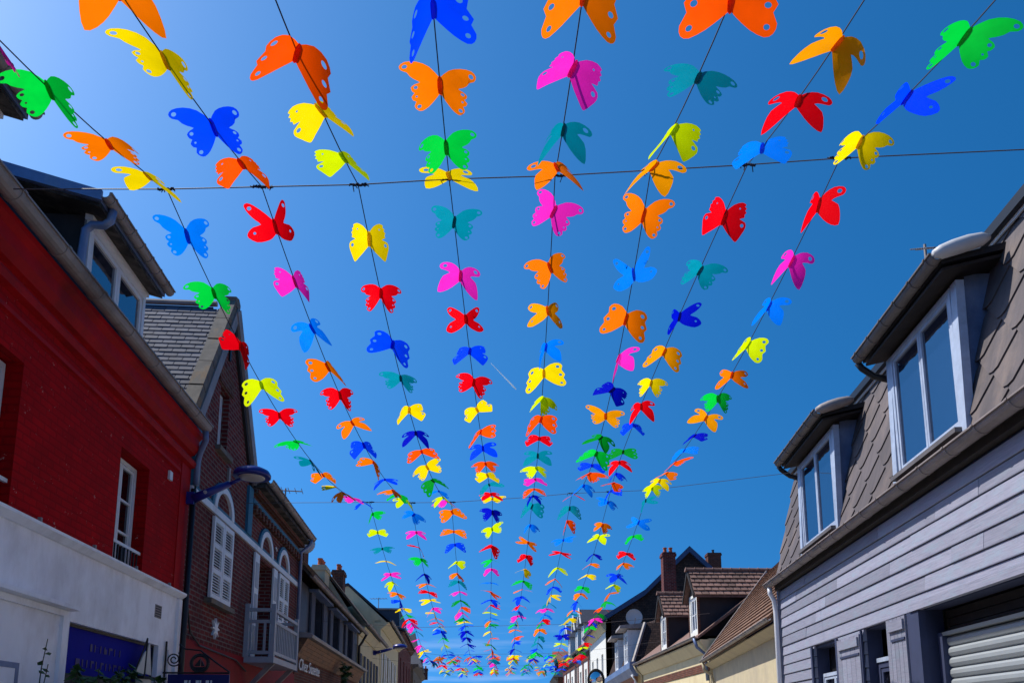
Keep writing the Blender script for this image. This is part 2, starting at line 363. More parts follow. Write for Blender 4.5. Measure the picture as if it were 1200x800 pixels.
def letters(fr, parent, txt, u, z, size, v, mat, slant=0, extr=.006, font=None, stretch=1.0, flip=False):
    cu = bpy.data.curves.new('lettering', 'FONT'); cu.body = txt; cu.size = size; cu.extrude = extr; cu.shear = slant
    ob = bpy.data.objects.new('tmp_text', cu); COL.objects.link(ob)
    dg = bpy.context.evaluated_depsgraph_get(); me = bpy.data.meshes.new_from_object(ob.evaluated_get(dg))
    vs_ = [tuple(x.co) for x in me.vertices]; fs_ = [tuple(p.vertices) for p in me.polygons]
    bpy.data.objects.remove(ob); bpy.data.curves.remove(cu); bpy.data.meshes.remove(me)
    sg = -1 if flip else 1
    mb = MB(fr); mb.add([(u+sg*x*stretch, v+c, z+y) for x, y, c in vs_], fs_)
    return mb.build('lettering', mat, parent)
def body(fr, parent, u0, u1, z0, z1, vb, vf=-.36, mat=None):   # the unseen bulk of a house: side and back walls
    mb = MB(fr).box(u0+.003, u1-.003, vb, vf, z0, z1); return mb.build('rear_wall', mat, parent)
def roof(fr, parent, u0, u1, ve, ze, vr, zr, vb=None, mat=None, th=.12, name='roof'):
    vb = vb if vb is not None else 2*vr-ve
    poly = [(ve, ze), (vr, zr), (vb, ze), (vb, ze-th), (vr, zr-th*1.4), (ve, ze-th)]
    return MB(fr).prism(poly, 'u', u0, u1).build(name, mat, parent)
def chimney(fr, parent, u, v, w, d, z0, z1, mat, pots=2, potmat=None, pot_h=.3):
    mb = MB(fr).box(u-w/2, u+w/2, v-d/2, v+d/2, z0, z1-.22).box(u-w/2-.05, u+w/2+.05, v-d/2-.05, v+d/2+.05, z1-.22, z1-.08).box(u-w/2-.02, u+w/2+.02, v-d/2-.02, v+d/2+.02, z1-.08, z1)
    c = mb.build('chimney', mat, parent)
    for i in range(pots):
        q = (i+.5)/pots-.5
        cu, cv = (u+q*w*.9, v) if w >= d else (u, v+q*d*.9)
        MB(fr).lathe((cu, cv, z1), [(.1, 0), (.12, .02), (.1, .05), (.085, pot_h-.06), (.11, pot_h-.05), (.11, pot_h)], 12).build('chimney_pot', potmat or M_terra, c, smooth=False)
    return c
def antenna(fr, parent_loc, z0, z1, label, beam_dir=(0, 1), n=7, size=.9, tilt=0, el=.28):
    u, v = parent_loc; t = thing('tv_antenna', fr.P(u, v, z0), label, 'antenna')
    MB(fr).tube([(u, v, z0), (u, v, z1)], .02, 6).build('mast', M_zinc, t)
    du, dv = beam_dir; zb = z1-.06
    MB(fr).tube([(u-du*size/2, v-dv*size/2, zb-tilt*size/2), (u+du*size/2, v+dv*size/2, zb+tilt*size/2)], .014, 6).build('boom', M_zinc, t)
    for i in range(n):
        q = (i/(n-1)-.5)*size; l = el-.012*i*el/.28
        MB(fr).tube([(u+du*q-dv*l, v+dv*q+du*l, zb+.005+q*tilt), (u+du*q+dv*l, v+dv*q-du*l, zb+.005+q*tilt)], .008, 5).build('element', M_zinc, t)
    return t

# ------------------------------------------------------------------ ground and street (below the frame; they bounce the light)
def struct(o): o['kind'] = 'structure'; return o
struct(MB().box(-600, 600, -300, 900, -1.0, -.02).build('ground', M_grd))
struct(MB().prism([(-2.6, -30), (-2.6, 0), (-8.0, 110), (4.2, 110), (3.2, 0), (3.2, -30)], 'z', -.03, 0.0).build('street', M_asph))
struct(MB().prism([(-3.9, -30), (-3.9, 0), (-12.4, 110), (-8.0, 110), (-2.6, 0), (-2.6, -30)], 'z', -.03, .12).build('pavement_left', M_pave))
struct(MB().prism([(3.2, -30), (3.2, 0), (4.2, 110), (8.5, 110), (6.9, 40), (4.2, 0), (4.2, -30)], 'z', -.03, .12).build('pavement_right', M_pave))

LF = Frame(-3.9, -.0767, True)
RF = Frame(4.2, .0856, False)

# ================================================================== LEFT SIDE
# ---- red painted house with white shopfront
fr = LF
h = thing('red_house', fr.P(6, 0, 0), 'dark red painted brick house with white shopfront and dormers, nearest on the left', 'house')
MB(fr).wall(1, 10.85, 3.3, 5.85, [(8.58, 9.42, 3.42, 4.82), (5.62, 6.5, 3.42, 4.82)], -.35, 0).build('wall', M_red, h, merge=True)
body(fr, h, 1, 10.85, 0, 5.85, -7.5, -.36, M_red)
mb = MB(fr)
mb.prism([(-.1, 5.86), (.15, 5.86), (.15, 5.8), (.1, 5.75), (.1, 5.62), (.05, 5.54), (0, 5.52), (-.1, 5.52)], 'u', 1, 10.88); mb.build('cornice', M_redtrim, h)
MB(fr).prism([(0, 5.44), (.06, 5.44), (.08, 5.40), (.06, 5.34), (0, 5.32)], 'u', 1, 10.87).build('moulding', M_redtrim, h)
MB(fr).prism([(0, 5.17), (.03, 5.17), (.03, 5.13), (0, 5.12)], 'u', 1, 10.42).build('string_course', M_redtrim, h)
MB(fr).box(10.5, 10.86, 0, .012, 3.45, 5.31).build('pilaster', M_redtrim, h)
MB(fr).box(10.03, 10.13, .0, .03, 4.9, 5.02).build('anchor_plate', M_wframe, h)
# window with open casement look, sill rail
for (a, b) in ((8.58, 9.42), (5.62, 6.5)):
    wn = window(fr, h, a+.01, b-.01, 3.44, 4.8, -.15, 2, 2, .05, M_wframe, M_glassd)
    MB(fr).box(a+.08, b-.08, -.34, -.335, 3.5, 4.7).build('curtain', M_curtain, wn)
    g = MB(fr).box(a+.0, b-.0, -.06, -.03, 3.70, 3.735).build('window_guard', M_wframe, h)
    for k in range(9): MB(fr).box(a+.05+k*.09, a+.065+k*.09, -.055, -.04, 3.45, 3.70).build('guard_bar', M_black, g)
# shopfront
MB(fr).wall(1, 10.72, 0, 3.36, [(7.7, 10.08, .6, 2.64), (5.7, 6.85, 1.2, 2.16), (10.38, 10.46, .1, 2.62)], -.34, .03).build('shopfront', M_white, h, merge=True)
MB(fr).prism([(-.02, 3.36), (-.02, 3.44), (.12, 3.44), (.12, 3.41), (.06, 3.36)], 'u', 1, 10.74).build('shopfront_coping', M_white, h)
MB(fr).box(10.62, 10.73, .03, .07, .1, 3.35).build('corner_strip', M_white, h)
for u in (6.9, 8.0, 9.1, 10.2): MB(fr).box(u-.015, u+.015, .05, .08, 3.44, 3.5).build('clip', M_zinc, h)
MB(fr).box(3.5, 7.47, .03, .05, .1, 2.68).build('shutter_panel', M_white, h)
MB(fr).wall(3.4, 7.56, 0.1, 2.72, [(3.5, 7.46, .05, 2.66)], .031, .085).build('panel_frame', M_white, h)
MB(fr).prism([(.03, 2.72), (.03, 2.8), (.17, 2.77), (.17, 2.73)], 'u', 3.35, 7.6).build('panel_ledge', M_white, h)
window(fr, h, 5.72, 6.83, 1.22, 2.15, .055, 1, 0, .05, M_zincb, M_glassd)
sg = MB(fr).box(7.71, 10.07, -.1, -.05, 2.13, 2.61).build('shop_sign', M_blue, h)
MB(fr).box(7.72, 10.06, -.03, .02, 2.03, 2.125).build('sign_ledge', M_soffit, h)
MB(fr).wall(7.7, 10.08, .6, 2.64, [(7.73, 10.05, 2.13, 2.61), (7.75, 10.03, .65, 2.0)], -.12, -.03).build('sign_frame', M_black, h)
MB(fr).box(7.76, 10.02, -.09, -.08, .66, 2.0).build('shop_window', M_glassd, h)
mb = MB(fr)
random.seed(3)
for (u0_, n_, z_, hh) in ((8.35, 7, 2.40, .08), (8.05, 12, 2.22, .08)):      # two lines of worn lettering too faint to read
    u = u0_
    for k in range(n_):
        ww = random.choice([.05, .07, .09]); mb.box(u, u+.025, -.049, -.044, z_, z_+hh)
        if random.random() < .6: mb.box(u+.0255, u+ww, -.049, -.044, z_+random.choice([0, hh*.4, hh-.025]), z_+hh*.45+.02 if random.random() < .3 else z_+hh)
        u += ww+.05
tag(mb.build('worn_lettering', M_blued, sg), None, None, kind='stuff')
vt = MB(fr).box(9.86, 10.08, .03, .035, 2.99, 3.16).build('vent_grille', M_zinc, h)
for k in range(5): MB(fr).box(9.88, 10.06, .035, .042, 3.003+k*.032, 3.018+k*.032).build('vent_slat', M_black, vt)
# gutter, roof, dormers
gutter(fr, h, 1, 10.78, .22, 5.94, .085, .75)
roof(fr, h, 1, 10.85, .12, 5.98, -3.7, 8.9, mat=M_slated)
downpipe(fr, h, [(10.74, .22, 5.87), (10.78, .22, 5.74), (10.9, .12, 5.62), (10.93, .07, 5.45), (10.93, .07, 5.1)], .045, M_zincb)
downpipe(fr, h, [(10.80, .09, 5.0), (10.80, .09, .1)], .04, M_black)
def red_dormer(u0, u1, dz=0):
    d = MB(fr).box(u0, u0+.09, -2.3, -.345, 6.0, 7.36+dz).build('dormer', M_dark, h)
    MB(fr).box(u1-.09, u1, -2.3, -.345, 6.0, 7.36+dz).build('cheek', M_dark, d)
    window(fr, d, u0, u1, 6.1, 7.3+dz, -.30, 2, 0, .075)
    MB(fr).box(u0-.02, u1+.02, -.36, -.27, 7.30+dz, 7.39+dz).build('fascia', M_wframe, d)
    ru0, ru1 = u0-.28, u1+.06
    MB(fr).prism([(-.08, 7.42+dz), (-2.4, 8.06+dz), (-2.4, 7.94+dz), (-.08, 7.34+dz)], 'u', ru0, ru1).build('roof', M_zincb, d)
    MB(fr).prism([(-.1, 7.335+dz), (-2.3, 7.94+dz), (-2.3, 7.90+dz), (-.1, 7.30+dz)], 'u', ru0+.03, ru1-.03).build('soffit', M_soffit, d)
    MB(fr).prism([(-.06, 7.46+dz), (-2.4, 8.1+dz), (-2.4, 7.94+dz), (-.06, 7.34+dz)], 'u', ru0-.03, ru0-.002).build('verge_strip', M_zincb, d)
    g = half_gutter(fr, ru0-.02, ru1+.03, -.03, 7.43+dz, .06).build('gutter', M_zinc, d)
    u = ru0+.1
    while u < ru1: half_gutter(fr, u-.012, u+.012, -.03, 7.43+dz, .068).build('bracket', M_zinc, g); u += .27
    downpipe(fr, d, [(u0-.08, -.03, 7.37+dz), (u0-.08, -.05, 7.24+dz), (u0-.07, -.12, 7.19+dz), (u0-.06, -.25, 7.2+dz), (u0-.06, -.32, 7.13+dz), (u0-.05, -.34, 6.9), (u0-.05, -.34, 6.05)], .045, M_zincb)
red_dormer(8.0, 9.6); red_dormer(4.6, 6.22, -.24)

# ---- street lamp on the wall of the red house
def wall_lamp(fr, u, v, z, du, dv, dz, sc, label, hint):
    t = thing('street_lamp', fr.P(u, v, z), label, 'street lamp')
    a = Vector((u, v, z)); b = a+Vector((du, dv, dz))
    MB(fr).box(u-.05*sc, u+.05*sc, 0.013, v+.02, z-.1*sc, z+.1*sc).build('wall_bracket', M_lampblue, t)
    m_ = a.lerp(b, .62); 
    mb = MB(fr).tube([a, a.lerp(b, .2), a.lerp(b, .62)], [.075*sc, .07*sc, .05*sc], 10); mb.tube([a.lerp(b, .6), b-(b-a).normalized()*.2*sc], .03*sc, 8); mb.build('arm', M_lampblue, t, smooth=True)
    MB(fr).lathe(tuple(a.lerp(b, .22)+Vector((-.07*sc, 0, 0))), [(.03*sc, 0), (.03*sc, .012)], 10, 'u').build('bolt', M_lens, t)
    MB(fr).lathe((b.x, b.y, b.z), [(.06*sc, .12*sc), (.18*sc, .1*sc), (.27*sc, .055*sc), (.3*sc, 0), (.3*sc, -.045*sc), (.275*sc, -.05*sc)][::-1], 28).build('lamp_head', M_lampblue, t, smooth=True)
    MB(fr).lathe((b.x, b.y, b.z), [(.21*sc, -.051*sc), (.2*sc, -.065*sc), (.12*sc, -.082*sc), (.03*sc, -.086*sc)][::-1], 24).build('lamp_lens', M_lens, t, smooth=True)
    return t
wall_lamp(fr, 10.78, .1, 4.85, .05, .8, .40, .9, 'blue enamel street lamp on a short arm from the red house corner', 0)

# ---- wrought iron hanging sign beside the red house
t = thing('hanging_sign', fr.P(10.3, .45, 1.7), 'wrought iron hanging sign with scroll and small sailing boat ring over navy board', 'sign')
def ring(fr, c, r, rr, plane='u', n=20, a0=0, a1=2*math.pi):
    pts = []
    for i in range(n+1):
        a = a0+(a1-a0)*i/n
        pts.append((c[0], c[1]+r*math.cos(a), c[2]+r*math.sin(a)) if plane == 'u' else (c[0]+r*math.cos(a), c[1], c[2]+r*math.sin(a)))
    return MB(fr).tube(pts, rr, 6)
bx = 10.3
MB(fr).tube([(bx, .05, 2.72), (bx, .05, 1.6)], .014, 6).build('wall_bar', M_black, t)
MB(fr).tube([(bx, .0, 2.30), (bx, .9, 2.30)], .014, 6).build('cross_bar', M_black, t)
MB(fr).tube([(bx, .22, 2.68), (bx, .3, 2.62), (bx, .5, 2.6), (bx, .7, 2.45), (bx, .9, 2.31)], .012, 6).build('brace', M_black, t)
pts = [(bx, .16+(.02+.085*i/40)*math.cos(i*.34), 2.48+(.02+.085*i/40)*math.sin(i*.34)) for i in range(41)]
MB(fr).tube(pts, .009, 6).build('scroll', M_black, t)
ring(fr, (bx, .5, 2.43), .11, .024).build('ring', M_black, t)
MB(fr).prism([(.43, 2.39), (.51, 2.39), (.51, 2.5)], 'u', bx-.006, bx+.006).prism([(.52, 2.39), (.57, 2.39), (.52, 2.48)], 'u', bx-.006, bx+.006).prism([(.41, 2.38), (.59, 2.38), (.56, 2.345), (.44, 2.345)], 'u', bx-.006, bx+.006).build('boat_emblem', M_black, t)
bd = MB(fr).box(bx-.015, bx+.015, .1, .9, 1.85, 2.28).build('sign_board', M_blued, t)
mb = MB(fr)
for k, yy in enumerate((.32, .38, .47, .52, .6, .66)): mb.box(bx-.021, bx-.0155, yy, yy+(.04 if k % 2 == 0 else .02), 2.12, 2.2)
mb.build('white_lettering', M_wframe, bd)

# ---- model sailing boat fixed to the shop sign
t = thing('model_sailboat', fr.P(9.57, .08, 2.05), 'wooden model sailing boat with two white sails in front of blue shop sign', 'model boat')
MB(fr).add([(9.30, .08, 2.2), (9.46, .02, 2.05), (9.69, .02, 2.05), (9.78, .08, 2.2), (9.46, .14, 2.05), (9.69, .14, 2.05), (9.30, .081, 2.18), (9.78, .09, 2.18), (9.50, .0, 2.2), (9.50, .16, 2.2)],
           [(0, 8, 1), (8, 3, 2, 1), (0, 4, 9), (9, 4, 5, 3), (1, 2, 5, 4), (0, 1, 4), (2, 3, 5), (0, 9, 3, 8)]).build('hull', M_sail, t)
MB(fr).prism([(9.30, 2.2), (9.78, 2.2), (9.77, 2.165), (9.32, 2.165)], 'v', -.01, .17).build('gunwale', M_dark, t)
MB(fr).tube([(9.55, .08, 2.1), (9.57, .08, 2.68)], .011, 6).build('mast', M_black, t)
MB(fr).tube([(9.26, .08, 2.24), (9.49, .08, 2.55), (9.57, .08, 2.68)], .01, 5).build('boom', M_dark, t)
MB(fr).prism([(9.30, 2.25), (9.53, 2.23), (9.55, 2.52), (9.49, 2.47)], 'v', .07, .082).build('sail', M_sail, t)
MB(fr).prism([(9.59, 2.24), (9.77, 2.23), (9.66, 2.63), (9.60, 2.55)], 'v', .07, .082).build('sail', M_sail, t)

# ---- climbing plants in front of the shop
def vine(fr, base, tips, label, cat, n=26, leaf=.06, seed=1):
    random.seed(seed); t = thing('climbing_plant', fr.P(*base), label, cat)
    for ti, tip in enumerate(tips):
        b, c = Vector(base), Vector(tip); pts = []
        for i in range(9):
            q = i/8; p = b.lerp(c, q)+Vector((math.sin(q*6+ti)*.05*q, math.cos(q*5+ti)*.03*q, math.sin(q*math.pi)*.08)); pts.append(p)
        st = MB(fr).tube(pts, [.012*(1-.7*i/8) for i in range(9)], 5).build('stem', M_stem, t)
        mb = MB(fr)
        for k in range(n):
            q = random.uniform(.45, 1)*8; i = min(7, int(q)); p = pts[i].lerp(pts[i+1], q-i)
            a = random.uniform(0, 6.28); l = leaf*random.uniform(.6, 1.3); d = Vector((math.cos(a), math.sin(a)*.6, random.uniform(-.6, .5))).normalized(); s = d.cross(Vector((.2, .3, 1))).normalized()
            nn = d.cross(s)*.012
            mb.add([p, p+d*l*.5+s*l*.32+nn, p+d*l, p+d*l*.5-s*l*.32+nn, p+d*l*.5-nn], [(0, 1, 4), (1, 2, 4), (2, 3, 4), (3, 0, 4)])
        tag(mb.build('leaves', M_leaf, t), None, None, kind='stuff')
    return t
vine(fr, (6.55, .42, .12), [(6.58, .4, 2.34), (6.5, .42, 2.12)], 'thin leafy vine shoot climbing past the white panel', 'plant', 9, .07, 4)
vine(fr, (7.7, .4, .12), [(7.1, .42, 2.13), (7.5, .4, 2.16), (7.9, .42, 2.18), (8.3, .42, 2.2), (8.6, .4, 2.24), (7.35, .4, 2.05), (7.8, .45, 2.08), (8.1, .4, 2.1), (9.0, .4, 2.15)], 'bushy climbing plant below the blue shop sign', 'plant', 95, .11, 5)

# ---- brick gabled house with balcony
h = thing('brick_house', fr.P(14.5, 0, 0), 'dark red brick house with steep gable, white arches and teal trim, beside the red house', 'house')
PK = (12.45, 8.82)
zL = lambda u: 6.3+(u-10.9)*(PK[1]-6.3)/(PK[0]-10.9)
zR = lambda u: PK[1]-(u-PK[0])*(PK[1]-6.4)/(14.2-PK[0])
mb = MB(fr).wall(10.87, 18.88, 2.86, 6.08, [(14.9, 16.1, 2.86, 4.9)], -.35, 0)
mb.prism([(10.87, 6.081), (12.0, 6.081), (12.0, zL(12.0)), (10.87, 6.3)], 'v', -.15, -.001)
mb.prism([(12.52, 6.081), (14.2, 6.081), (14.2, 6.4), (12.52, zR(12.52))], 'v', -.15, -.001)
mb.prism([(12.001, 7.18), (12.519, 7.18), (12.519, zR(12.52)), PK, (12.001, zL(12.0))], 'v', -.15, -.001)
mb.build('wall', M_brick, h)
MB(fr).box(10.87, 18.88, -.35, .02, 0, 2.855).build('base_wall', M_redbase, h)
body(fr, h, 10.9, 18.88, 0, 6.2, -7.5, -.36, M_brick2)
MB(fr).prism([(10.9, 6.2), (14.2, 6.2), PK], 'v', -7.5, -7.2).build('rear_gable', M_brick2, h)
# gable roof: slabs, slates on the slope that faces the viewer, ridge, coping, verges
MB(fr).prism([(10.86, 6.25), (PK[0], 8.8), (14.3, 6.35), (14.3, 6.25), (PK[0], 8.66), (10.86, 6.12)], 'v', -7.4, -.36).build('roof', M_slated, h)
Bv = Vector((PK[0]-10.88, 0, 8.82-6.28)); sl = Bv.length; Bv.normalize()
tag(slates(fr, (10.88, -5.0, 6.27), (0, 1, 0), Bv, 22, int(sl/.125), .215, .125, inside=lambda b: (0, 4.82)).build('slates', M_slate, h), None, None, kind='stuff')
MB(fr).tube([(PK[0], -7.3, 8.86), (PK[0], -.3, 8.86)], .05, 8).build('ridge_cap', M_zinc, h)
nL = Vector((-(PK[1]-6.3), PK[0]-10.9)).normalized()
def vslab(p, q, off0, off1, v0, v1, nrm, name, mat):
    p, q = Vector(p), Vector(q); return MB(fr).prism([tuple(p+nrm*off0), tuple(q+nrm*off0), tuple(q+nrm*off1), tuple(p+nrm*off1)], 'v', v0, v1).build(name, mat, h)
for k in range(5):      # coping stones up the verge
    a = Vector((10.78, 6.1)); b = Vector((PK[0]+.02, 8.86)); p = a.lerp(b, k/5+.004); q = a.lerp(b, (k+1)/5-.004)
    vslab(p, q, -.03, .12+.008*(k % 2), -.17, .05, nL, 'coping_stone', M_stone)
MB(fr).prism([(12.36, 8.78), (12.58, 8.78), (12.6, 8.92), (12.5, 8.99), (12.32, 8.94)], 'v', -.17, .06).build('apex_stone', M_stone, h)
vslab((10.8, 6.1), (PK[0]-.02, 8.82), -.2, -.031, 0, .07, nL, 'verge_board', M_zinc)
nR = Vector((PK[1]-6.4, 14.2-PK[0])).normalized()
vslab((PK[0]+.06, 8.78), (14.42, 6.12), -.16, .06, -.4, .09, nR, 'verge_board', M_zinc)
vslab((PK[0]+.1, 8.72), (14.3, 6.2), -.28, -.17, 0, .05, nR, 'verge_trim', M_dark)
# gable window
window(fr, h, 12.01, 12.51, 6.11, 7.16, -.12, 1, 2, .045, M_wframe, M_glassd)
MB(fr).box(11.9, 12.62, -.02, .09, 6.02, 6.1).build('sill', M_stone, h)
MB(fr).prism([(11.88, 7.2), (12.64, 7.2), (12.72, 7.46), (12.26, 7.6), (11.8, 7.46)], 'v', 0, .03).build('lintel', M_brick2, h)
MB(fr).box(12.3, 12.36, 0, .03, 7.75, 8.25).build('wall_anchor', M_black, h)
MB(fr).box(12.62, 12.7, .0, .04, 5.7, 5.95).build('wall_anchor', M_zinc, h)
# white band, arches and teal trim
MB(fr).box(10.9, 18.86, 0, .04, 4.98, 5.09).build('band', M_wframe, h)
MB(fr).box(10.9, 18.86, 0, .03, 5.091, 5.14).build('teal_band', M_teal, h)
def arch(c, r0, r1, z, name, mat, v1):
    n = 14; mb = MB(fr)
    for i in range(n):
        a, b = math.pi*i/n, math.pi*(i+1)/n; P = lambda r, t_: (c+r*math.cos(t_), z+r*.82*math.sin(t_))
        mb.prism([P(r0, a), P(r1, a), P(r1, b), P(r0, b)], 'v', 0, v1)
    return mb.build(name, mat, h, merge=True)
for c in (12.5, 15.5, 17.15):
    arch(c, .42, .55, 5.09, 'arch', M_wframe, .05); arch(c, .551, .63, 5.09, 'teal_arch', M_teal, .035)
MB(fr).box(10.9, 11.18, 0, .04, 5.141, 6.2).build('teal_pilaster', M_teal, h)
MB(fr).box(13.9, 14.2, 0, .05, 5.141, 6.05).build('teal_pilaster', M_teal, h)
MB(fr).box(14.21, 18.86, 0, .06, 5.80, 5.90).build('teal_frieze', M_teal, h)
MB(fr).box(14.21, 18.86, 0, .14, 6.0, 6.08).build('eave_corbel', M_brick2, h)
u = 14.3
while u < 18.8: MB(fr).box(u, u+.13, 0.0, .09, 5.63, 5.799).build('dentil', M_brick2, h); u += .27
MB(fr).prism([(.28, 6.28), (-3, 8.5), (-6.8, 6.28), (-6.8, 6.18), (-3, 8.35), (.28, 6.2)], 'u', 14.2, 18.95).build('wing_roof', M_moss, h)
MB(fr).box(14.21, 18.9, 0.0, .26, 6.10, 6.17).build('soffit', M_soffit, h)
gutter(fr, h, 14.25, 18.95, .32, 6.26, .07, .9)
downpipe(fr, h, [(18.75, .32, 6.2), (18.75, .28, 6.05), (18.72, .08, 5.85), (18.72, .08, 2.9)], .045, M_zincb)
# shutters
def shutters(a, b, z0, z1, v=.02):
    m_ = (a+b)/2
    for (p, q) in ((a, m_-.008), (m_+.008, b)):
        holes = []; n = 3; hh = (z1-z0-.08)/n
        for k in range(n): holes.append((p+.07, q-.07, z0+.08+k*hh, z0+.08+(k+1)*hh-.08))
        s = MB(fr).wall(p, q, z0, z1, holes, v, v+.045).build('shutter', M_wframe, h)
        for k in range(n):
            mb = MB(fr); z = holes[k][2]+.01
            while z < holes[k][3]-.01:
                mb.hexa([(p+.07, v+.006, z+.03), (q-.07, v+.006, z+.03), (q-.07, v+.038, z), (p+.07, v+.038, z)], [(p+.07, v+.006, z+.04), (q-.07, v+.006, z+.04), (q-.07, v+.038, z+.01), (p+.07, v+.038, z+.01)]); z += .046
            mb.build('louvres', M_wframe, s)
        MB(fr).box(p+.06, q-.06, v+.0, v+.004, z0+.07, z1-.07).build('shutter_back', M_black, s)
shutters(11.95, 13.05, 3.6, 4.92); shutters(16.65, 17.65, 3.3, 4.92)
MB(fr).box(11.85, 13.15, 0, .12, 3.5, 3.58).build('sill', M_stone, h)
mb = MB(fr)
for k in range(8):
    a = k*math.pi/4; mb.prism([(12.45+.07*math.cos(a-.4), 3.16+.07*math.sin(a-.4)), (12.45+.2*math.cos(a), 3.16+.17*math.sin(a)), (12.45+.07*math.cos(a+.4), 3.16+.07*math.sin(a+.4)), (12.45, 3.16)], 'v', .0, .04)
mb.build('star_ornament', M_wframe, h)
mb = MB(fr).tube([(16.32+.06*math.cos(a)*(1 if a < math.pi*1.5 else -1), .03, 5.42+.09*(a/math.pi-1.25)+.04*math.sin(a)) for a in [math.pi*.2+i*.25 for i in range(18)]], .016, 6); mb.build('s_anchor', M_wframe, h)
# balcony door with half-open white shutters
window(fr, h, 14.92, 16.08, 2.88, 4.88, -.26, 2, 2, .06, M_wframe, M_glassd, name='balcony_door')
for (p, q) in ((14.55, 14.88), (16.12, 16.45)):
    s = MB(fr).box(p, q, .02, .06, 2.9, 4.92).build('shutter', M_wframe, h)
    for k in range(3): MB(fr).box(p+.06, q-.06, .06, .068, 3.0+k*.62, 3.5+k*.62).build('shutter_panel', M_balc, s)
bal = MB(fr).box(14.25, 16.45, .0, .56, 2.76, 2.87).build('balcony', M_balc, h)
for (pu, pv) in ((14.29, .04), (14.29, .52), (16.41, .52), (16.41, .04)): MB(fr).box(pu-.045, pu+.045, pv-.04, pv+.04, 2.87, 3.86).build('post', M_balc, bal)
for z in (2.92, 3.5, 3.72):
    MB(fr).box(14.335, 16.365, .49, .55, z, z+.06).build('rail', M_balc, bal)
    MB(fr).box(14.26, 14.32, .08, .48, z, z+.06).build('rail', M_balc, bal); MB(fr).box(16.38, 16.44, .08, .48, z, z+.06).build('rail', M_balc, bal)
for k in range(12): MB(fr).box(14.45+k*.15, 14.49+k*.15, .5, .54, 2.98, 3.5).build('baluster', M_balc, bal)
for k in range(2): MB(fr).box(14.27, 14.31, .2+k*.15, .24+k*.15, 2.98, 3.5).build('baluster', M_balc, bal)
for u in (14.5, 16.2): MB(fr).prism([(.02, 2.2), (.02, 2.32), (.42, 2.76), (.54, 2.76)], 'u', u-.04, u+.04).build('bracket', M_zinc, bal)

# ---- dark slate house with the creperie sign
h = thing('slate_hung_house', fr.P(25, 0, 0), 'low house with dark slate upper wall, mossy roof and handwritten shop name', 'house')
MB(fr).wall(18.96, 31.4, 3.8, 5.3, [(21.3, 22.7, 3.95, 5.2), (24.6, 26.0, 3.95, 5.2), (28.1, 29.5, 3.95, 5.2)], -.5, -.04).build('upper_wall', M_slated, h)
tag(slates(fr, (18.98, -.04, 3.85), (1, 0, 0), (0, 0, 1), 10, 11, .23, .13).build('slate_hanging', M_slated, h), None, None, kind='stuff')
MB(fr).box(18.96, 31.4, -.5, .0, 0, 3.3).build('lower_wall', M_brick2, h)
body(fr, h, 18.96, 31.4, 0, 5.3, -5.5, -.51, M_brick2)
for k in range(5):
    z = 3.3+k*.09; MB(fr).prism([(-.02, z), (.04+.05*k, z), (.09+.05*k, z+.084), (-.02, z+.084)], 'u', 18.97, 31.35).build('plank', M_oak, h)
MB(fr).prism([(-.04, 3.76), (.4, 3.76), (.42, 3.83), (.36, 3.88), (-.04, 3.9)], 'u', 18.95, 31.45).build('cornice', M_zinc, h)
for a in (21.3, 24.6, 28.1):
    window(fr, h, a+.02, a+1.38, 3.97, 5.18, -.2, 2, 1, .05, M_slated, M_glassd)
    for (p, q) in ((a-.55, a-.02), (a+1.42, a+1.95)):
        MB(fr).box(p, q, -.02, .03, 3.95, 5.2).build('shutter', M_slate, h)
    MB(fr).box(a-.7, a+2.0, -.03, .22, 5.2, 5.27).build('window_hood', M_zincb, h)
    MB(fr).box(a-.05, a+1.45, -.03, .12, 3.9, 3.95).build('sill', M_zinc, h)
RV, RZ = -1.5, 7.45
MB(fr).prism([(.3, 5.34), (RV, RZ), (-5.5, 5.3), (-5.5, 5.2), (RV, RZ-.14), (.3, 5.26)], 'u', 18.9, 31.5).build('roof', M_moss, h)
Bv = Vector((0, RV-.3, RZ-5.34)); sl = Bv.length; Bv.normalize()
tag(slates(fr, (18.9, .3, 5.35), (1, 0, 0), Bv, 63, int(sl/.16), .2, .16, .02).build('roof_tiles', M_moss, h), None, None, kind='stuff')
letters(fr, h, 'Chez Suzette', 19.3, 3.0, .42, .03, M_wframe, .25, .01, stretch=1.35)
gutter(fr, h, 18.95, 31.5, .34, 5.33, .06, 1.6)
downpipe(fr, h, [(31.3, .34, 5.28), (31.3, .2, 5.0), (31.35, .06, 4.8), (31.35, .06, 3.95)], .05, M_black)
c = chimney(fr, h, 22.8, -.85, .7, .55, 5.9, 7.4, M_brick2, 1, M_black, .32)
chimney(fr, h, 30.8, -1.5, 1.1, .5, 7.0, 7.95, M_creamgrey, 3)
t = thing('satellite_dish', fr.P(22.3, -.5, 6.6), 'small pale satellite dish strapped to chimney behind brick house eave', 'satellite dish')
MB(fr).lathe((22.36, -.56, 6.95), [(.02, 0), (.14, .02), (.26, .07), (.3, .1)], 18, 'u').build('dish', M_dish, t, smooth=True)
MB(fr).tube([(22.4, -.6, 6.95), (22.46, -.66, 6.85)], .014, 6).build('arm', M_zinc, t)
t = vine(fr, (25.0, .3, 3.0), [(24.6, .45, 3.55), (25.2, .5, 3.5), (25.6, .45, 3.3), (24.2, .5, 3.1), (25.0, .5, 3.25), (24.4, .5, 2.9)], 'green trailing plant hung on the plank fascia beside the shop name', 'plant', 40, .16, 8)
antenna(fr, (18.4, -.3), 6.65, 7.4, 'tv antenna on mast above brick house eave', (.1, .99), 6, .8)
antenna(fr, (43, -.35), 7.1, 8.75, 'tv antenna on tall mast over the cream houses', (-.1, .99), 6, .9)

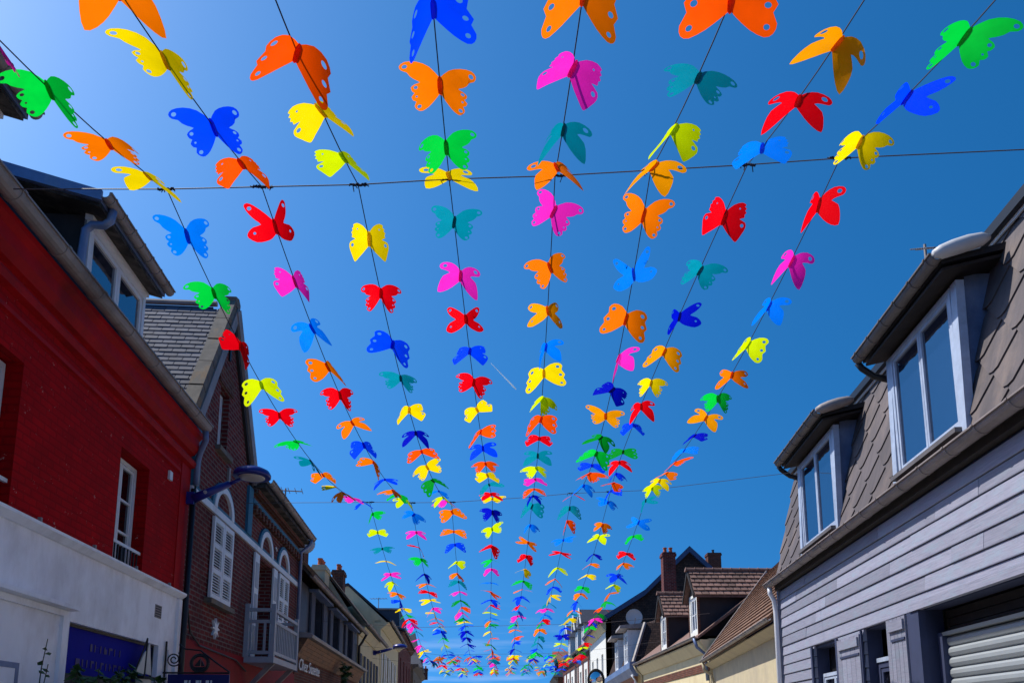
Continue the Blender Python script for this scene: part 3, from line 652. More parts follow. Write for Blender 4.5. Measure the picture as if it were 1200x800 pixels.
t = MB(fr).tube([(10.95, .06, 5.3), (10.98, .05, 4.2), (11.0, .05, 3.3), (11.15, .06, 2.95), (11.6, .06, 2.8), (12.6, .05, 2.78), (13.6, .06, 2.75), (14.3, .06, 2.6)], .014, 6).build('wall_cable', M_black)
tag(t, 'black service cable clipped along the base of the brick house', 'cable')
# ---- farther houses on the left
def plain_house(fr, name, label, u0, u1, ze, wallmat, roofmat, rv, rz, wins, depth=8, frame=None, sh=None, eave=.35, corn=None, gl=None, tiles=True, vb=None):
    h = thing(name, fr.P((u0+u1)/2, 0, 0), label, 'house')
    holes = [(a, b, c, d) for (a, b, c, d) in wins]
    MB(fr).wall(u0, u1, 0, ze, holes, -.35, 0).build('wall', wallmat, h)
    body(fr, h, u0, u1, 0, ze, -depth, -.36, wallmat)
    for (a, b, c, d) in holes:
        window(fr, h, a+.01, b-.01, c+.01, d-.01, -.14, 2, 1, .06, frame or M_wframe, gl or M_glassd)
        if sh:
            for (p, q) in ((a-.55, a-.03), (b+.03, b+.55)): MB(fr).box(p, q, .01, .05, c, d).build('shutter', sh, h)
        MB(fr).box(a-.08, b+.08, 0, .08, c-.09, c-.005).build('sill', M_stone, h)
    MB(fr).prism([(eave, ze+.02), (rv, rz), (-depth, ze+.02), (-depth, ze-.1), (rv, rz-.16), (eave, ze-.1)], 'u', u0-.05, u1+.05).build('roof', roofmat, h)
    if corn: MB(fr).prism([(0, ze-.45), (.06, ze-.45), (eave-.08, ze-.13), (eave-.08, ze-.105), (0, ze-.105)], 'u', u0, u1).build('cornice', corn, h)
    half_gutter(fr, u0-.05, u1+.05, eave+.05, ze+.0, .07).build('gutter', M_zinc, h)
    return h
# wall gables under the roofs
def gable(fr, h, u, ze, rv, rz, depth, mat, name='gable_wall', eave=0):
    MB(fr).prism([(eave, ze-.1), (rv, rz-.17), (-depth, ze-.1)], 'u', u-.02, u+.3).build(name, mat, h)
h = plain_house(fr, 'cream_house', 'low cream rendered house next to the slate-hung house', 31.5, 40.8, 5.75, M_cream, M_moss, -1.5, 8.1, [(32.6, 33.5, 2.2, 4.6), (35.4, 36.3, 2.2, 4.6), (38.2, 39.1, 2.2, 4.6)], sh=M_slate, corn=M_cream)
chimney(fr, h, 35.6, -1.5, .8, .5, 7.8, 8.75, M_brick2, 2)
gable(fr, h, 31.52, 5.75, -1.5, 8.1, 8, M_creamgrey)
h = plain_house(fr, 'tall_cream_house', 'taller cream house with deep cornice behind the far street lamp', 41, 54.5, 7.2, M_cream, M_slated, -1.8, 9.2, [(42.2, 43.3, 3.2, 5.6), (45, 46.1, 3.2, 5.6), (47.8, 48.9, 3.2, 5.6), (50.6, 51.7, 3.2, 5.6)], sh=M_rwhite, corn=M_cream, eave=.5)
gable(fr, h, 41.02, 7.2, -1.8, 9.2, 8, M_cream, eave=.3)
h = plain_house(fr, 'tall_brick_house', 'tall red brick house with dark slate roof far along the left', 54.7, 71, 8.4, M_brick, M_slated, -3, 9.6, [(56.5, 57.7, 3.2, 6.6), (60.5, 61.7, 3.2, 6.6), (64.5, 65.7, 3.2, 6.6), (68, 69.2, 3.2, 6.6)], corn=M_brick2, eave=.4)
MB(fr).prism([(-.1, 8.5), (-.2, 10.15), (-5.5, 10.15), (-6, 8.5)], 'u', 57, 66).build('mansard_roof', M_slated, h)
MB(fr).box(56.9, 66.1, -5.55, -.15, 10.15, 10.27).build('roof_ridge', M_zinc, h)
h = thing('turret_house', fr.P(80, 0, 0), 'narrow stone house with tall pointed slate roof ending the left row', 'house')
MB(fr).wall(72, 92, 0, 7.1, [(74, 75.2, 3, 6), (79, 80.2, 3, 6), (84, 85.2, 3, 6)], -8, .2).build('wall', M_stone, h)
MB(fr).prism([(.2, 6.8), (.65, 7.1), (.65, 7.3), (-8.3, 7.3), (-8.3, 6.8)], 'u', 71.8, 92.3).build('cornice', M_stone, h)
for a in (74, 79, 84): window(fr, h, a+.01, a+1.19, 3.01, 5.99, .02, 2, 1, .08, M_wframe, M_glassd)
MB(fr).add([(76, .9, 7.3), (84, .9, 7.3), (84, -2.9, 7.3), (76, -2.9, 7.3), (77.3, .4, 8.6), (82.7, .4, 8.6), (82.7, -2, 8.6), (77.3, -2, 8.6), (79.2, -.1, 11.2), (80.8, -.1, 11.2), (80.8, -.7, 11.2), (79.2, -.7, 11.2)],
           [(0, 1, 5, 4), (1, 2, 6, 5), (2, 3, 7, 6), (3, 0, 4, 7), (4, 5, 9, 8), (5, 6, 10, 9), (6, 7, 11, 10), (7, 4, 8, 11), (8, 9, 10, 11), (3, 2, 1, 0)]).build('turret_roof', M_slated, h)
MB(fr).tube([(80, -.4, 11.1), (80, -.4, 12.4)], [.06, .01], 6).build('finial', M_zinc, h)
MB(fr).add([(84.5, .5, 7.3), (91, .5, 7.3), (91, -8, 7.3), (84.5, -8, 7.3), (85, -3.5, 8.9), (90.5, -3.5, 8.9)], [(0, 1, 5, 4), (1, 2, 5), (2, 3, 4, 5), (3, 0, 4), (3, 2, 1, 0)]).build('lower_roof', M_slated, h)
chimney(fr, h, 86, .1, 1.0, .8, 7.3, 8.9, M_brick2, 2)
chimney(fr, h, 91.5, .3, 1.0, 1.2, 7.0, 8.3, M_brick2, 3)
wall_lamp(fr, 37.3, .13, 5.1, -.5, 1.2, .25, 1.15, 'blue street lamp on a long arm from the far cream house', 0)

# ================================================================== RIGHT SIDE
# ---- lavender boarded house with mansard and two dormers
fr = RF
h = thing('boarded_house', fr.P(9, 0, 0), 'house with lavender-grey wooden siding and brown scale-slate mansard, nearest on the right', 'house')
U0, U1 = 2.0, 15.75
OPEN = [(12.35, 13.6, .9, 2.95), (10.25, 11.2, .12, 2.98), (3.2, 9.28, .12, 2.99)]
MB(fr).wall(U0, U1, 0, 4.45, OPEN, -.24, -.03).build('wall', M_lavd, h, merge=True)
body(fr, h, U0, U1, 0, 4.45, -8, -1.6, M_creamgrey)
MB(fr).box(U1-.25, U1, -1.6, -.41, 0, 4.4).build('end_wall', M_creamgrey, h)
z = .15; row = 0
while z < 4.3:
    z1 = min(z+.19, 4.36)
    cuts = [(a, b) for (a, b, c, d) in OPEN if not (z1 <= c+.01 or z >= d-.01)]
    segs = []; p = U0
    for (a, b) in sorted(cuts): segs.append((p, a)); p = b
    segs.append((p, U1-.02))
    for (a, b) in segs:
        if b-a < .05: continue
        joints = [a]+([q for q in (5.1+(row % 3)*1.3, 8.3+(row*1.7 % 2.4), 12.0+(row*2.3 % 2.9)) if a+.6 < q < b-.6] if (z > 3.0) else [])+[b]
        for j in range(len(joints)-1):
            dv = random.uniform(-.003, .003); zt = min(z1+.012, max([d for (aa, bb, c, d) in OPEN] + [9]))
            lo = z
            lo += .007; MB(fr).prism([(-.028, lo), (.024+dv, lo), (.026+dv, lo+.01), (.008+dv, z1-.004), (-.028, z1-.004)], 'u', joints[j]+.003, joints[j+1]-.003).build('board', M_lav, h)
    z = z1; row += 1
MB(fr).box(U1-.06, U1+.02, -.02, .05, .1, 4.4).build('corner_board', M_lav, h)
# openings: window, door, roller shutter
window(fr, h, 12.37, 13.58, .92, 2.5, -.1, 2, 0, .06, M_bframe, M_glassd)
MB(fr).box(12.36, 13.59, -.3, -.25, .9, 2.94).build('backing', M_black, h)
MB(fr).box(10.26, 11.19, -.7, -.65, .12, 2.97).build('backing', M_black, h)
d = window(fr, h, 10.28, 11.17, .14, 2.5, -.14, 1, 0, .08, M_lavd, M_glassd, name='door')
MB(fr).box(10.28, 11.17, -.2, -.12, 2.5, 2.56).build('transom_bar', M_bframe, d)
arc = [(10.72+.3*math.cos(a), 1.95+.35*math.sin(a)) for a in [math.pi*i/12 for i in range(13)]]
MB(fr).prism(arc+[(10.42, .9), (11.02, .9)], 'v', -.139, -.132).build('door_glass', M_glassd, d)
def plank_shutter(a, b, z0, z1):
    s = MB(fr).box(a, b, .04, .05, z0, z1).build('shutter', M_lavd, h)
    n = 5; wd = (b-a)/n
    for k in range(n): MB(fr).box(a+k*wd+.004, a+(k+1)*wd-.004, .0505, .075, z0+.01*(k % 2), z1).build('plank', M_lav, s)
    for zz in (z0+.25, z1-.3): MB(fr).box(a+.02, b-.15, .0755, .09, zz, zz+.03).build('strap_hinge', M_lavd, s)
    MB(fr).box(a+.02, b-.1, .0755, .105, z1-.17, z1-.04).build('batten', M_lav, s)
    return s
plank_shutter(11.24, 12.22, .9, 2.93); plank_shutter(9.62, 10.22, .15, 2.98)
for a, b in ((13.6, 13.68), (12.27, 12.35), (11.2, 11.235), (10.225, 10.25)):
    MB(fr).box(a, b, .031, .06, .15, 2.98).build('jamb_trim', M_lavd, h)
MB(fr).box(3.2, 9.5, .0, .07, 2.995, 3.09).build('lintel_board', M_lav, h)
MB(fr).box(9.28, 9.615, -.24, .05, .1, 2.99).build('jamb', M_lavd, h)
MB(fr).box(3.2, 9.27, -.74, -.66, .1, 3.4).build('garage_back', M_black, h)
MB(fr).box(3.2, 9.27, -.66, -.25, 3.0, 3.06).build('garage_ceiling', M_dark, h)
for k in range(3): MB(fr).box(3.25, 9.26, -.33, -.27, 2.68+k*.1, 2.77+k*.1).build('dark_plank', M_dark, h)
rs = MB(fr).box(3.3, 9.2, -.26, -.24, .1, 2.62).build('roller_shutter', M_roller, h)
for k in range(18):
    z = 2.66-(k+1)*.125
    MB(fr).prism([(-.239, z), (-.215, z+.01), (-.2, z+.045), (-.203, z+.085), (-.22, z+.108), (-.239, z+.116)], 'u', 3.3, 9.2).build('roller_slat', M_roller, rs)
MB(fr).box(9.16, 9.27, -.27, -.15, .1, 2.7).build('shutter_guide', M_lavd, h)
MB(fr).prism([(-.26, 2.66), (-.16, 2.66), (-.15, 2.7), (-.26, 2.71)], 'u', 3.3, 9.2).build('shutter_head', M_roller, h)
# eaves: fascia, gutter, downpipe
MB(fr).box(U0, U1, -.02, .09, 4.365, 4.46).build('fascia', M_dark, h)
MB(fr).box(U0, U1+.02, -.05, .24, 4.462, 4.49).build('soffit', M_dark, h)
gutter(fr, h, U0, U1+.12, .2, 4.5, .085, .62, M_zincr)
downpipe(fr, h, [(15.7, .2, 4.42), (15.7, .2, 4.3), (15.72, .12, 4.15), (15.72, .1, 3.9), (15.72, .1, .1)], .05)
# mansard
MZ0, MZ1, MV0, MV1 = 4.5, 6.86, .04, -.5
MB(fr).prism([(MV0-.02, MZ0), (MV1-.02, MZ1), (MV1-.5, MZ1), (-1.5, MZ0)], 'u', U0, U1).build('mansard_core', M_cheek, h)
sdir = Vector((0, MV1-MV0, MZ1-MZ0)); SL = sdir.length; sdir.normalize(); sn = Vector((0, sdir.z, -sdir.y))
DORM = [(7.78, 9.6), (11.88, 13.85)]
mpt = lambda a, b, c: tuple(Vector((0, MV0, MZ0))+Vector((a, 0, 0))+sdir*b+sn*c)
hw, hh = .35, .31
j = 0; b = 0.0
while b < SL+.2:
    a = 5.6+(hw if j % 2 else 0)
    while a < U1+.3:
        if not any(p+.25 < a < q-.25 for p, q in DORM):
            poly = [(0, hh*1.12), (-hw*1.06, .02), (-.085, -hh*.84), (0, -hh*.9), (.085, -hh*.84), (hw*1.06, .02)]
            bo, to = [], []
            for (x, y) in poly:
                aa = min(max(a+x, 5.4), U1+.01); bb = min(max(b+y, -.02), SL-.02)
                lift = .014+.034*(hh-(bb-b))/(2*hh)
                bo.append(mpt(aa, bb, lift-.011)); to.append(mpt(aa, bb, lift+.009))
            if len({(round(p[0], 3), round(p[2], 3)) for p in to}) >= 4:
                n = len(bo); mb = MB(fr).add(bo+to, [tuple(range(n)), tuple(range(2*n-1, n-1, -1))]+[(i, i+n, (i+1) % n+n, (i+1) % n) for i in range(n)])
                mb.build('scale_slate', M_scale, h, merge=True)
        a += 2*hw
    b += hh; j += 1
MB(fr).prism([(MV1+.07, MZ1-.06), (MV1+.09, MZ1-.06), (MV1+.09, MZ1-.02), (MV1+.07, MZ1-.02)], 'u', U0, U1).build('trim_strip', M_wframe, h)
MB(fr).prism([(MV1+.02, MZ1-.02), (MV1+.16, MZ1-.02), (MV1+.16, MZ1+.1), (MV1+.02, MZ1+.12)], 'u', U0, U1+.05).build('ridge_trim', M_black, h)
MB(fr).prism([(MV1+.1, MZ1+.06), (-4.5, 7.7), (-8.5, 6.9), (-8.5, 6.5), (MV1, MZ1-.1)], 'u', U0, U1).build('upper_roof', M_slated, h)
MB(fr).box(U0, U1, -8, -1.5, 4.4, 6.6).build('upper_body', M_scale, h)
def right_dormer(a, b):
    d = MB(fr).prism([(.0, 4.62), (-.9, 4.62), (-.9, 6.5), (-.06, 6.5)], 'u', a+.02, a+.1).build('dormer', M_zincb, h)
    MB(fr).prism([(.0, 4.62), (-.9, 4.62), (-.9, 6.5), (-.06, 6.5)], 'u', b-.1, b-.02).build('cheek', M_zincb, d)
    window(fr, d, a+.08, b-.08, 4.76, 6.38, .03, 2, 0, .06, M_bframe, M_glass)
    for (p, q) in ((a-.05, a+.075), (b-.075, b+.05)):
        MB(fr).prism([(-.03, 4.55), (.06, 4.55), (.02, 6.4), (-.07, 6.4)], 'u', p, q).build('casing', M_bframe, d)
    MB(fr).box(a+.05, b-.05, -.03, .13, 4.70, 4.755).build('sill', M_zincd, d)
    MB(fr).box(a, b, -.05, .03, 4.5, 4.70).build('apron', M_lavd, d)
    MB(fr).box(a, b, -.1, -.02, 6.36, 6.5).build('head_board', M_dark, d)
    MB(fr).prism([(.26, 6.52), (-1.2, 6.86), (-1.2, 6.76), (.26, 6.46)], 'u', a-.28, b+.2).build('roof', M_black, d)
    MB(fr).prism([(.24, 6.435), (-.9, 6.68), (-.9, 6.64), (.24, 6.40)], 'u', a-.24, b+.16).build('soffit', M_dark, d)
    g = half_gutter(fr, a-.32, b+.24, .31, 6.55, .075).build('gutter', M_zincd, d)
    u = a-.2
    while u < b+.2: half_gutter(fr, u-.014, u+.014, .31, 6.55, .084).build('bracket', M_zincd, g); u += .42
    MB(fr).tube([(a-.33, .36, 6.54), (a-.34, .28, 6.555), (a-.34, .15, 6.60), (a-.34, .0, 6.645), (a-.34, -.14, 6.68), (a-.34, -.22, 6.70)], [.04, .075, .085, .085, .07, .03], 14).build('spout', M_dish if a < 10 else M_zinc, d, smooth=True)
    MB(fr).tube([(b+.26, .31, 6.5), (b+.27, .25, 6.42), (b+.27, .1, 6.3), (b+.2, -.1, 6.2)], .045, 10).build('spout', M_black, d, smooth=True)
right_dormer(*DORM[0]); right_dormer(*DORM[1])
antenna(fr, (9.4, -.5), 6.8, 7.92, 'small tv antenna behind the nearest right dormer', (1, 0), 8, .5, .62, .11)

# ---- low cream house with tiled roof beyond the boarded house
F2 = Frame(3.66, .115, False); fr = F2
h = thing('low_cream_house', fr.P(21, 0, 0), 'low stained cream house with brown tiled roof beyond the boarded house', 'house')
MB(fr).box(16.1, 27.3, -6.5, -.3, 0, 3.8).build('wall', M_creamgrey, h)
MB(fr).box(16.1, 16.5, -.299, -.22, 0, 4.2).build('quoin_strip', M_rwhite, h)
for k in range(14): MB(fr).box(16.08, 16.36+.12*(k % 2), -.22, -.19-.01*(k % 3), .1+k*.29, .1+k*.29+.27).build('quoin_stone', M_rwhite, h)
MB(fr).prism([(.05, 3.85), (-2.3, 6.95), (-5.5, 3.85), (-5.5, 3.7), (-2.3, 6.75), (.05, 3.75)], 'u', 16.1, 27.3).build('roof', M_tileo, h)
MB(fr).prism([(-.3, 3.58), (-.26, 3.58), (-.02, 3.72), (-.02, 3.745), (-.3, 3.745)], 'u', 16.1, 27.25).build('cove', M_creamgrey, h)
Bv = Vector((0, -2.35, 3.1)); sl = Bv.length; Bv.normalize()
tag(slates(fr, (16.1, .06, 3.86), (1, 0, 0), Bv, 42, int(sl/.2), .266, .2, .03, gap=.03).build('roof_tiles', M_tileo, h), None, None, kind='stuff')
MB(fr).prism([(.06, 3.87), (-2.3, 6.98), (-2.3, 7.06), (.06, 3.97)], 'u', 27.2, 27.42).build('verge_flashing', M_zinc, h)
gutter(fr, h, 16.1, 27.3, .1, 3.84, .06, 1.2)
downpipe(fr, h, [(26.9, .1, 3.78), (26.9, .05, 3.5), (26.95, -.2, 3.35), (26.95, -.24, 3.1), (26.95, -.24, .1)], .05, M_creamgrey)

# ---- cream house with two tiled dormers
F3 = Frame(7.27, -.0183, False); fr = F3
h = thing('dormered_cream_house', fr.P(34, 0, 0), 'cream house with brick band and two tiled gabled dormers on the right', 'house')
MB(fr).box(27.45, 40.3, -7, -.3, 0, 4.7).build('wall', M_cream, h)
MB(fr).box(27.45, 40.25, -.3, -.27, 3.55, 3.85).build('brick_band', M_brick2, h)
MB(fr).prism([(-.3, 4.22), (-.25, 4.22), (.02, 4.6), (.02, 4.66), (-.3, 4.66)], 'u', 27.4, 40.3).build('cornice', M_cream, h)
MB(fr).prism([(.1, 4.78), (-3.6, 7.6), (-7.2, 4.78), (-7.2, 4.68), (-3.6, 7.42), (.1, 4.68)], 'u', 27.4, 40.4).build('roof', M_tile, h)
gutter(fr, h, 27.4, 40.4, .14, 4.78, .075, 1.5)
downpipe(fr, h, [(27.6, .2, 4.72), (27.6, .1, 4.4), (27.6, -.2, 4.15), (27.6, -.24, 3.2)], .06, M_zincb)
downpipe(fr, h, [(40.2, .14, 4.7), (40.2, .0, 4.4), (40.2, -.24, 4.2), (40.2, -.24, 1)], .06, M_creamgrey)
def gabled_dormer(uc):
    a, b = uc-.62, uc+.62; zt, zr = 6.45, 7.38; vf = -.1
    d = MB(fr).box(a, a+.1, -3.4, vf-.03, 4.85, zt).build('dormer', M_cheek, h)
    MB(fr).box(b-.1, b, -3.4, vf-.03, 4.85, zt).build('cheek', M_cheek, d)
    MB(fr).wall(a, b, 4.85, zt, [(a+.2, b-.2, 5.05, 6.35)], vf-.03, vf+.03).build('front', M_rwhite, d)
    window(fr, d, a+.21, b-.21, 5.06, 6.34, vf, 2, 1, .05)
    MB(fr).prism([(a, zt), (b, zt), (uc, zr-.08)], 'v', vf-.03, vf+.02).build('pediment', M_dark, d)
    for p in (a-.03, b-.04): MB(fr).box(p, p+.07, vf-.04, vf+.05, 4.85, zt).build('corner_post', M_brick2, d)
    for s in (-1, 1):
        e = uc+s*.86; ze_ = zt-.14
        MB(fr).prism([(e, ze_), (uc+s*.0005, zr), (uc+s*.0005, zr-.09), (e, ze_-.07)], 'v', -3.75, vf+.2).build('roof_slope', M_tile, d)
        Bv = Vector((uc-e, 0, zr-ze_)); l = Bv.length; Bv.normalize()
        mb = slates(fr, (e, -3.7, ze_+.005), (0, 1, 0), Bv, 14, max(1, int(l/.23+.5)), .27, .23, .035, gap=.035)
        tag(mb.build('roof_tiles', M_tile, d), None, None, kind='stuff')
        MB(fr).prism([(e-s*.0, ze_-.1), (e, ze_+.04), (uc, zr+.06), (uc, zr-.12)], 'v', vf+.201, vf+.24).build('barge_board', M_dark, d)
    k = -3.6
    while k < vf+.0: MB(fr).tube([(uc, k, zr+.045), (uc, k+.3, zr+.05), (uc, k+.34, zr+.06)], [.085, .085, .1], 8).build('ridge_tile', M_tile, d); k += .345
gabled_dormer(28.55); gabled_dormer(33.8)
chimney(fr, h, 39.9, -1.75, .6, .66, 4.6, 10.65, M_brick, 2)

# ---- slate mansard shop with dish and pink sign
F3b = Frame(5.15, .03, False); fr = F3b
h = thing('mansard_shop_house', fr.P(47, 0, 0), 'dark slate mansard house with white dormer windows and pink shop sign', 'house')
MB(fr).box(41.0, 55.8, -8, -.3, 0, 4.6).build('wall', M_creamgrey, h)
MB(fr).prism([(-.3, 4.2), (-.1, 4.2), (.15, 4.62), (.15, 4.95), (-.3, 4.95)], 'u', 40.7, 55.8).build('fascia', M_zincb, h)
MB(fr).prism([(-.28, 3.9), (-.05, 4.2), (-.28, 4.2)], 'u', 40.8, 55.8).build('cornice', M_oak, h)
MB(fr).add([(41, -.1, 4.95), (55.8, -.1, 4.95), (55.8, -8, 4.95), (41, -8, 4.95), (42.1, -.95, 7.2), (55.8, -.95, 7.2), (55.8, -8, 7.2), (42.1, -8, 7.2), (44.5, -4, 8.3), (55.8, -4, 8.3)],
           [(0, 1, 5, 4), (1, 2, 6, 9, 5), (3, 0, 4, 7), (4, 5, 9, 8), (7, 4, 8), (7, 8, 9, 6), (2, 3, 7, 6), (3, 2, 1, 0)]).build('mansard_roof', M_shgable, h)
MB(fr).tube([(40.98, -.08, 4.95), (42.08, -.93, 7.2)], .1, 6).build('hip_roll', M_zinc, h)
for a in (42.6, 47.6):
    d = MB(fr).box(a, a+.14, -1.3, .0, 4.95, 6.9).build('dormer', M_wframe, h)
    MB(fr).box(a+1.66, a+1.8, -1.3, .0, 4.95, 6.9).build('cheek', M_wframe, d)
    window(fr, d, a+.15, a+1.65, 4.97, 6.85, -.02, 2, 1, .12)
    MB(fr).prism([(.45, 6.95), (.4, 7.12), (-1.4, 7.3), (-1.4, 6.95)], 'u', a-.25, a+2.05).build('hood', M_zinc, d)
sgn = MB(fr).box(41.8, 50, -.29, -.2, 3.0, 3.9).build('shop_sign', M_pink, h)
mb = MB(fr)
for k in range(9): mb.box(42.4+k*.75, 42.7+k*.75, -.199, -.19, 3.25, 3.65)
mb.build('white_lettering', M_wframe, sgn)
downpipe(fr, h, [(41.1, .0, 4.3), (41.1, -.2, 4.0), (41.1, -.24, 1)], .07, M_pvc)
t = thing('satellite_dish', fr.P(45.6, -.75, 7.2), 'round white satellite dish above the slate mansard', 'satellite dish')
MB(fr).lathe((45.3, -.75, 7.95), [(.03, .0), (.25, -.03), (.45, -.09), (.5, -.13), (.44, -.075), (.2, -.02)], 24, 'u').build('dish', M_dish, t, smooth=True)
MB(fr).tube([(45.5, -.75, 7.1), (45.5, -.75, 7.9), (45.32, -.75, 7.95)], .035, 6).build('mast', M_zinc, t)
MB(fr).tube([(45.2, -.75, 7.5), (44.6, -.75, 7.85)], .02, 5).build('arm', M_zinc, t)

# ---- tall white house with slate-hung gable
F4 = Frame(6.9, 0, False); fr = F4
h = thing('tall_white_house', fr.P(62, 0, 0), 'tall white rendered house with big dark gable and blue verge boards', 'house')
MB(fr).wall(56, 67.5, 0, 9.3, [(58, 59.2, 4, 7), (61.5, 62.7, 4, 7), (65, 66.2, 4, 7)], -.4, 0).build('wall', M_rwhite, h)
body(fr, h, 56.3, 67.5, 0, 9.2, -12.5, -.41, M_shgable)
for a in (58, 61.5, 65): window(fr, h, a+.01, a+1.19, 4.01, 6.99, -.15, 2, 1, .08)
MB(fr).prism([(0, 0), (0, 9.2), (-2.9, 11.2), (-6.3, 14.4), (-9.7, 11.2), (-12.6, 9.2), (-12.6, 0)], 'u', 56, 56.29).build('gable_wall', M_shgable, h)
MB(fr).prism([(0, 8.5), (.08, 8.5), (.5, 9.1), (.5, 9.15), (0, 9.15)], 'u', 56, 67.5).build('cornice', M_cream, h)
MB(fr).prism([(.6, 9.2), (-2.9, 11.4), (-6.3, 14.7), (-9.7, 11.4), (-13, 9.2), (-13, 8.95), (-9.7, 11.15), (-6.3, 14.4), (-2.9, 11.15), (.6, 8.95)], 'u', 56.0, 67.6).build('roof', M_tile, h)
MB(fr).prism([(.62, 9.28), (-2.9, 11.5), (-6.3, 14.8), (-9.7, 11.5), (-13, 9.3), (-13, 8.9), (-9.7, 11.1), (-6.3, 14.35), (-2.9, 11.1), (.62, 8.9)], 'u', 55.7, 55.98).build('verge_board', M_verge, h)
chimney(fr, h, 57.5, -8.5, .8, 1.0, 11.5, 14.6, M_brick2, 1, M_black)
half_gutter(fr, 56, 67.6, .65, 9.2, .09).build('gutter', M_zinc, h)
MB(fr).box(57.6, 58.2, -.98, -.38, 9.3, 9.31).build('flashing', M_zinc, h)

# ---- white and brick pair with tall dormers
F5 = Frame(9.1, -.032, False); fr = F5
h = thing('brick_quoined_house', fr.P(80, 0, 0), 'white house with red brick quoins and three tall white dormers far right', 'house')
MB(fr).wall(68.5, 92, 0, 8.7, [(a, a+1.3, 3.6, 6.8) for a in (70.5, 74.5, 82, 86)], -8, 0).build('wall', M_rwhite, h)
for a in (70.5, 74.5, 82, 86): window(fr, h, a+.01, a+1.29, 3.61, 6.79, -.2, 2, 1, .09)
for a in (68.6, 72.6, 76.6, 79.2, 84, 88, 91): MB(fr).box(a, a+.8, 0, .06, 0, 8.3).build('brick_quoin', M_brick, h)
MB(fr).box(68.5, 92, 0, .07, 7.5, 8.3).build('brick_frieze', M_brick2, h)
MB(fr).prism([(.5, 8.75), (-3.6, 12.4), (-8, 8.75), (-8, 8.5), (-3.6, 12.1), (.5, 8.6)], 'u', 68.5, 92).build('roof', M_slated, h)
MB(fr).prism([(-.2, 8.7), (-3.6, 12.1), (-7.8, 8.7)], 'u', 68.52, 68.8).build('gable_wall', M_shgable, h)
half_gutter(fr, 68.4, 92, .55, 8.75, .1).build('gutter', M_zinc, h)
downpipe(fr, h, [(78.3, .5, 8.6), (78.3, .1, 8.2), (78.3, .1, 1)], .1, M_zinc)
for a in (70.5, 75.5, 82.5):
    d = MB(fr).box(a, a+.2, -3.5, .2, 8.75, 11.1).build('dormer', M_rwhite, h)
    MB(fr).box(a+1.8, a+2, -3.5, .2, 8.75, 11.1).build('cheek', M_rwhite, d)
    window(fr, d, a+.21, a+1.79, 8.9, 10.9, .15, 2, 1, .2)
    MB(fr).prism([(a-.4, 11.0), (a+1, 12.4), (a+2.4, 11.0)], 'v', -4, .5).build('roof', M_slated, d)
    MB(fr).prism([(a-.42, 10.9), (a+1, 12.55), (a+2.42, 10.9), (a+2.2, 10.9), (a+1, 12.2), (a-.2, 10.9)], 'v', .501, .6).build('barge_board', M_wframe, d)
chimney(fr, h, 91, -3.4, 1, 1.2, 11, 14, M_brick, 2)

# ---- last house at the end of the street
F6 = Frame(4.4, .014, False); fr = F6
h = thing('end_brick_house', fr.P(100, 0, 0), 'small brick house with single gabled dormer closing the right row', 'house')
MB(fr).wall(96, 108, 0, 7.6, [(98, 99.4, 3, 6), (103, 104.4, 3, 6)], -9, 0).build('wall', M_brick2, h)
for a in (98, 103): window(fr, h, a+.01, a+1.39, 3.01, 5.99, -.2, 2, 1, .1)
MB(fr).prism([(0, 7.0), (.1, 7.0), (.6, 7.6), (0, 7.6)], 'u', 95.8, 108).build('cornice', M_stone, h)
MB(fr).add([(95.5, .7, 7.6), (108, .7, 7.6), (108, -9, 7.6), (95.5, -9, 7.6), (97.5, -1.2, 10.6), (108, -1.2, 10.6), (108, -7, 10.6), (97.5, -7, 10.6)],
           [(0, 1, 5, 4), (1, 2, 6, 5), (2, 3, 7, 6), (3, 0, 4, 7), (4, 5, 6, 7), (3, 2, 1, 0)]).build('mansard_roof', M_slated, h)
d = MB(fr).box(98, 100, -1.5, .3, 7.65, 9.9).build('dormer', M_brick2, h)
window(fr, d, 98.3, 99.7, 7.9, 9.6, .36, 2, 1, .15)
MB(fr).prism([(97.6, 9.8), (99, 11.1), (100.4, 9.8)], 'v', -2, .6).build('dormer_roof', M_tile, d)
chimney(fr, h, 97.8, -4, 1.4, 1.6, 10, 12.6, M_brick2, 2)
# ---- convex traffic mirror
t = thing('traffic_mirror', (3.6, 33, .12), 'oval traffic mirror in a black frame on a post at the bottom edge', 'mirror')
mb = MB(); mb.tube([(3.6, 33, .12), (3.6, 33, 2.95)], .035, 8).build('post', M_zinc, t)
prof = [(.34, .0), (.36, .02), (.36, .06), (.32, .08)]
o = MB().lathe((3.6, 33, 3.42), [(.30, .03), (.345, .0), (.36, .03), (.35, .08), (.2, .12)], 28, 'v').build('frame', M_black, t)
o2 = MB().lathe((3.6, 33, 3.42), [(.02, -.035), (.15, -.025), (.25, -.005), (.305, .02)], 28, 'v').build('mirror_face', M_mirror, t, smooth=True)
for ob in (o, o2): ob.scale = (1.05, 1, 1.35)

